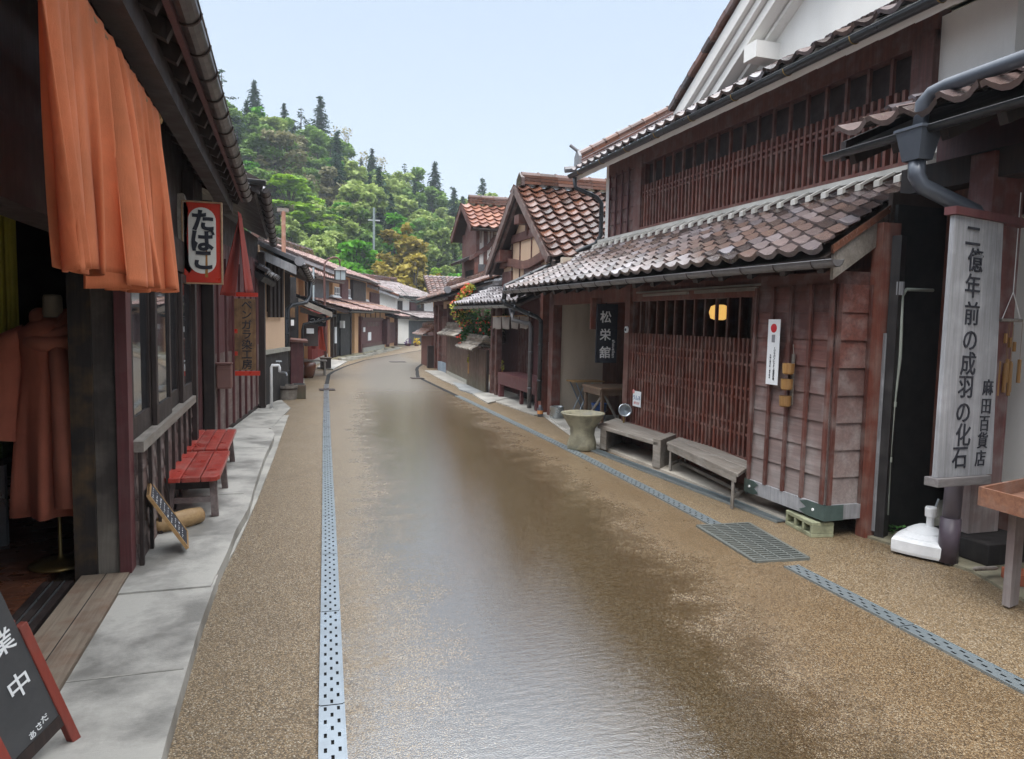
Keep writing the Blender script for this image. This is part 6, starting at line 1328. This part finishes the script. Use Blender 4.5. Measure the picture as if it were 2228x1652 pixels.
def conifer(name, lab, m, seed, wid=4.2, hgt=12, pine=False):
    rnd = random.Random(seed); t = thing(name, lab, 'tree', (0, 0, 0)); tk = MB(); cr_ = MB(); tk.tube([(0, 0, -1), (0, 0, hgt*.5), (0, 0, hgt*.99)], [.2, .13, .02], 7)
    z = hgt*(.30 if pine else .08)
    while z < hgt*.985:
        q = 1-z/hgt; R = wid*.5*(q**.8)*(1.1 if not pine else 1.2)+.10
        for k in range(5 if pine else 8):
            if pine and rnd.random() < .35: continue
            a = rnd.uniform(0, 6.28); L = R*rnd.uniform(.65, 1.12); dr = rnd.uniform(-.35, -.05) if not pine else rnd.uniform(.0, .3)
            tip = V((cos(a)*L, sin(a)*L, z+L*dr)); o = V((0, 0, z))
            if L > .4: tk.tube([o, o.lerp(tip, .8)], [.03, .01], 4)
            m_ = max(4, int(L*11))
            for i in range(m_):
                f = (i+.5)/m_ if not pine else rnd.uniform(.5, 1); p = o.lerp(tip, f)+V((rnd.gauss(0, .09+.06*L), rnd.gauss(0, .09+.06*L), rnd.gauss(-.03, .09)))
                s0 = rnd.uniform(.13, .27); dd = V((cos(a+rnd.gauss(0, .6)), sin(a+rnd.gauss(0, .6)), rnd.uniform(-.6, .15))).normalized()*s0*1.3; b = dd.cross(V((rnd.gauss(0, .5), rnd.gauss(0, .5), 1))).normalized()*s0*.5
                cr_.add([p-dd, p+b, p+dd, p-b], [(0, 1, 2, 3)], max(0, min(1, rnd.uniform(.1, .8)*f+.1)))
        z += hgt*(.055 if pine else .026)
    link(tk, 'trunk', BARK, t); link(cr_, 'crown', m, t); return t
def bare(name, lab, m, seed, wid=5, hgt=8):
    rnd = random.Random(seed); t = thing(name, lab, 'tree', (0, 0, 0)); tk = MB(); cr_ = MB()
    def br(p, d, L, r, lev):
        q = p+d*L; tk.tube([p, q], [r, r*.65], 5 if lev < 2 else 3)
        if lev >= 4:
            for i in range(3):
                s0 = .13; c = q+V((rnd.gauss(0, .25), rnd.gauss(0, .25), rnd.gauss(0, .2))); a = V((rnd.gauss(0, 1), rnd.gauss(0, 1), rnd.gauss(0, 1))).normalized()*s0; b = a.orthogonal(); cr_.add([c-a, c+b, c+a, c-b], [(0, 1, 2, 3)], rnd.random())
            return
        for i in range(3): 
            nd = (d+V((rnd.gauss(0, .55), rnd.gauss(0, .55), rnd.gauss(.1, .3)))).normalized(); br(p+d*L*rnd.uniform(.6, 1), nd, L*rnd.uniform(.6, .85), r*.6, lev+1)
    br(V((0, 0, -1)), V((0, 0, 1)), hgt*.38, .15, 0)
    link(tk, 'trunk', BARKP, t); link(cr_, 'crown', m, t); return t
BARK = plain('bark', (.09, .075, .06), .9, 0, .5); BARKP = plain('pale_bark', (.26, .23, .20), .9, 0, .4)
LF = dict(pale=leaf('leaf_pale', (.17, .23, .06), (.29, .38, .105), (.42, .50, .17)), mid=leaf('leaf_mid', (.075, .14, .03), (.145, .25, .055), (.24, .36, .09)),
          lime=leaf('leaf_lime', (.13, .25, .015), (.28, .46, .03), (.42, .58, .07)), bright=leaf('leaf_bright', (.05, .17, .012), (.12, .36, .02), (.22, .48, .05)),
          ochre=leaf('leaf_ochre', (.16, .13, .022), (.32, .25, .04), (.44, .36, .08)), olive=leaf('leaf_olive', (.11, .11, .05), (.21, .20, .10), (.32, .30, .17)),
          cedar=leaf('needle_cedar', (.02, .055, .03), (.045, .10, .05), (.08, .15, .075)), pine=leaf('needle_pine', (.025, .05, .03), (.055, .10, .055), (.10, .15, .085)), bud=leaf('bud_leaf', (.18, .19, .09), (.30, .28, .15), (.38, .33, .22)))
GT = 'trees on the hillside'
proto = {k: [broad('broadleaf_tree', '', LF[k], i*31+j, layers=(k in ('lime', 'bright')), sparse=(.8 if k == 'olive' else 1)) for j in range(2)] for i, k in enumerate(('pale', 'mid', 'lime', 'bright', 'ochre', 'olive'))}
proto['cedar'] = [conifer('cedar_tree', '', LF['cedar'], 71+j, 5.4, 12) for j in range(2)]; proto['pine'] = [conifer('pine_tree', '', LF['pine'], 81, 5.5, 10, True)]
proto['bare'] = [bare('bare_tree', '', LF['bud'], 91+j) for j in range(2)]
DIM = dict(cedar=(5.4, 12), pine=(5.5, 10), bare=(6, 8.5)); used = set()
GEN = dict(pale='pale green spring-leaved tree among the trees on the hillside', mid='mid green leafy tree among the trees on the hillside', lime='lime green layered tree on the hillside', bright='vivid green layered tree on the hillside',
           ochre='ochre yellow leafy tree on the hillside', olive='dull olive thin-leaved tree on the hillside', cedar='dark pointed cedar on the hillside', pine='ragged dark pine on the hillside', bare='nearly bare grey-branched tree on the hillside')
def put(kind, pos, scale, lab=None, zs=1.0):
    i = random.randrange(len(proto[kind])); p = proto[kind][i]
    if (kind, i) not in used: used.add((kind, i)); o = p; o.location = pos; o.rotation_euler = (0, 0, random.uniform(0, 6.28))
    else: o = dup(p, pos, None, random.uniform(0, 6.28))
    o.scale = (scale, scale, scale*zs); o['label'] = lab or GEN[kind]; o['group'] = GT+(' (%s)' % kind); return o
def vpx(P): d = P-CAM; z = d.dot(FWD); return CX+F*d.dot(RT)/z, CY-F*d.dot(UP)/z
def hero(kind, u, v, wpx, lab, zs=1.0):
    wd, ht = DIM.get(kind, (6.0, 7.5)); best = None
    for k in range(60):
        r = k/56; P = hill(u, r); dist = (P-CAM).dot(FWD); sc = wpx*dist/F/wd; tv = vpx(P+Z*ht*sc*zs)[1]
        if best is None or abs(tv-v) < best[0]: best = (abs(tv-v), P, sc)
    return put(kind, best[1], best[2], lab, zs)
H = [('cedar', 697, 205, 80, 'tallest dark cedar standing clear against the sky on the slope', 1.0), ('cedar', 618, 197, 58, 'dark cedar on the skyline left of the tallest cedar', 1.0), ('cedar', 553, 172, 70, 'broad dark cedar on the skyline furthest left of the cedars', .95),
     ('cedar', 536, 215, 60, 'dark cedar half hidden below the leftmost skyline cedar', 1), ('cedar', 638, 225, 45, 'slim cedar just right of the second skyline cedar', 1), ('cedar', 940, 393, 55, 'small dark cedar near the right end of the ridge', 1), ('pine', 905, 365, 70, 'ragged pine on the skyline above the ochre trees', 1), ('pine', 880, 350, 62, 'smaller ragged pine left of its neighbour on the skyline', 1),
     ('cedar', 786, 335, 36, 'little cedar tip on the skyline in the middle of the ridge', 1), ('pine', 482, 150, 110, 'large dark pine at the left top of the hillside', 1), ('pine', 655, 232, 80, 'reddish thin pine between two skyline cedars', .9), ('bare', 745, 262, 95, 'pale bare tree on the skyline right of the tallest cedar', 1), ('bare', 585, 205, 70, 'pale bare tree between cedars at the left skyline', 1),
     ('bare', 820, 330, 80, 'pale bare tree on the middle skyline', 1), ('bare', 975, 425, 70, 'pale bare tree at the right end of the ridge', 1), ('cedar', 1000, 455, 60, 'dark cedar at the lower right end of the ridge', 1), ('cedar', 1068, 420, 22, 'tiny cedar tip above the tower house roof at left', 1.3), ('cedar', 1084, 414, 26, 'tiny cedar tip above the tower house roof at right', 1.3),
     ('olive', 600, 268, 140, 'large dull olive tree below the skyline cedars', 1.1), ('olive', 650, 300, 90, 'reddish olive tree left of the tallest cedar', 1.1), ('lime', 630, 368, 190, 'wide lime green layered tree at the left of the slope', .75), ('lime', 690, 420, 120, 'drooping lime green tree below the wide lime one', .8), ('bright', 720, 335, 100, 'vivid green tree in the upper middle of the slope', .9),
     ('bright', 775, 505, 150, 'vivid green tree left of the ochre trees', 1.15), ('bright', 735, 560, 130, 'vivid green tree low behind the merchant house roof', 1), ('bright', 640, 560, 130, 'vivid green tree behind the wooden pole', .9), ('pale', 700, 505, 110, 'pale green tree left of the vivid green one, low on the slope', 1.2),
     ('ochre', 868, 474, 165, 'upper ochre yellow tree at the foot of the hill', 1.0), ('ochre', 905, 535, 170, 'lower right ochre yellow tree at the foot of the hill', 1.0), ('ochre', 840, 560, 140, 'lower left ochre tree at the foot of the hill', 1.0), ('bright', 920, 555, 45, 'small vivid green tree poking between the ochre trees', 1), ('lime', 945, 580, 60, 'small lime tree right of the ochre trees', 1), ('bright', 985, 590, 60, 'vivid green tree beside the tower house', 1.1),
     ('pale', 790, 385, 130, 'pale green round tree in the middle of the slope', 1), ('pale', 840, 372, 110, 'pale green tree right of the middle of the slope', 1), ('pale', 890, 420, 120, 'pale yellow-green tree above the ochre trees', .9), ('pale', 760, 440, 120, 'pale tree above the vivid green tree', .9), ('pale', 700, 300, 80, 'pale tree at the foot of the tallest cedar', .9), ('mid', 950, 470, 90, 'dark green tree below the small right cedar', 1.2)]
for h in H: hero(*h)
rnd = random.Random(12)
for k in range(13):
    r = .02+k/13*.93
    du = 92*(1.0-.25*r); u = 180+rnd.uniform(0, 60)
    while u < 1330:
        zone = rnd.random()
        if u < 560: kd = 'mid' if zone < .55 else ('pale' if zone < .75 else ('bright' if zone < .85 else 'cedar'))
        elif u < 760: kd = ('bright' if zone < .28 else 'mid' if zone < .65 else 'olive' if zone < .8 else 'pale') if r < .4 else ('mid' if zone < .45 else 'pale' if zone < .7 else 'olive' if zone < .85 else 'cedar')
        else: kd = ('mid' if zone < .5 else 'pale' if zone < .7 else 'ochre' if zone < .78 else 'bright') if r < .35 else ('pale' if zone < .5 else 'mid' if zone < .85 else 'cedar')
        uu = u+rnd.uniform(-25, 25); rr = r+rnd.uniform(-.03, .03); P = hill(uu, max(0, rr)); dist = (P-CAM).dot(FWD)
        if 770 < uu < 985 and rr < .30: u += du; continue
        if vpx(P+Z*6)[1] > lerp_t(SKY, uu)-6: put(kd, P, rnd.uniform(.75, 1.05)*(.8 if kd == 'cedar' else 1.0)*(du+20)/105*dist/78)
        u += du*rnd.uniform(.8, 1.2)
for kd, ps_ in proto.items():
    for i, p in enumerate(ps_):
        if (kd, i) not in used:
            for ch in list(p.children): bpy.data.objects.remove(ch)
            bpy.data.objects.remove(p)

hz = bpy.data.materials.new('haze_air'); hz.use_nodes = True; t_ = hz.node_tree; t_.nodes.remove(t_.nodes['Principled BSDF'])
pv = t_.nodes.new('ShaderNodeVolumePrincipled'); pv.inputs['Color'].default_value = (.82, .9, 1, 1); pv.inputs['Density'].default_value = .0008; pv.inputs['Anisotropy'].default_value = .1
t_.links.new(pv.outputs[0], t_.nodes['Material Output'].inputs['Volume'])
hzo = link(MB().bx(-420, 420, -70, 720, -1.2, 75), 'haze', hz); hzo['kind'] = 'stuff'; hzo['label'] = 'thin rainy haze over the far hill'; hzo['category'] = 'haze'
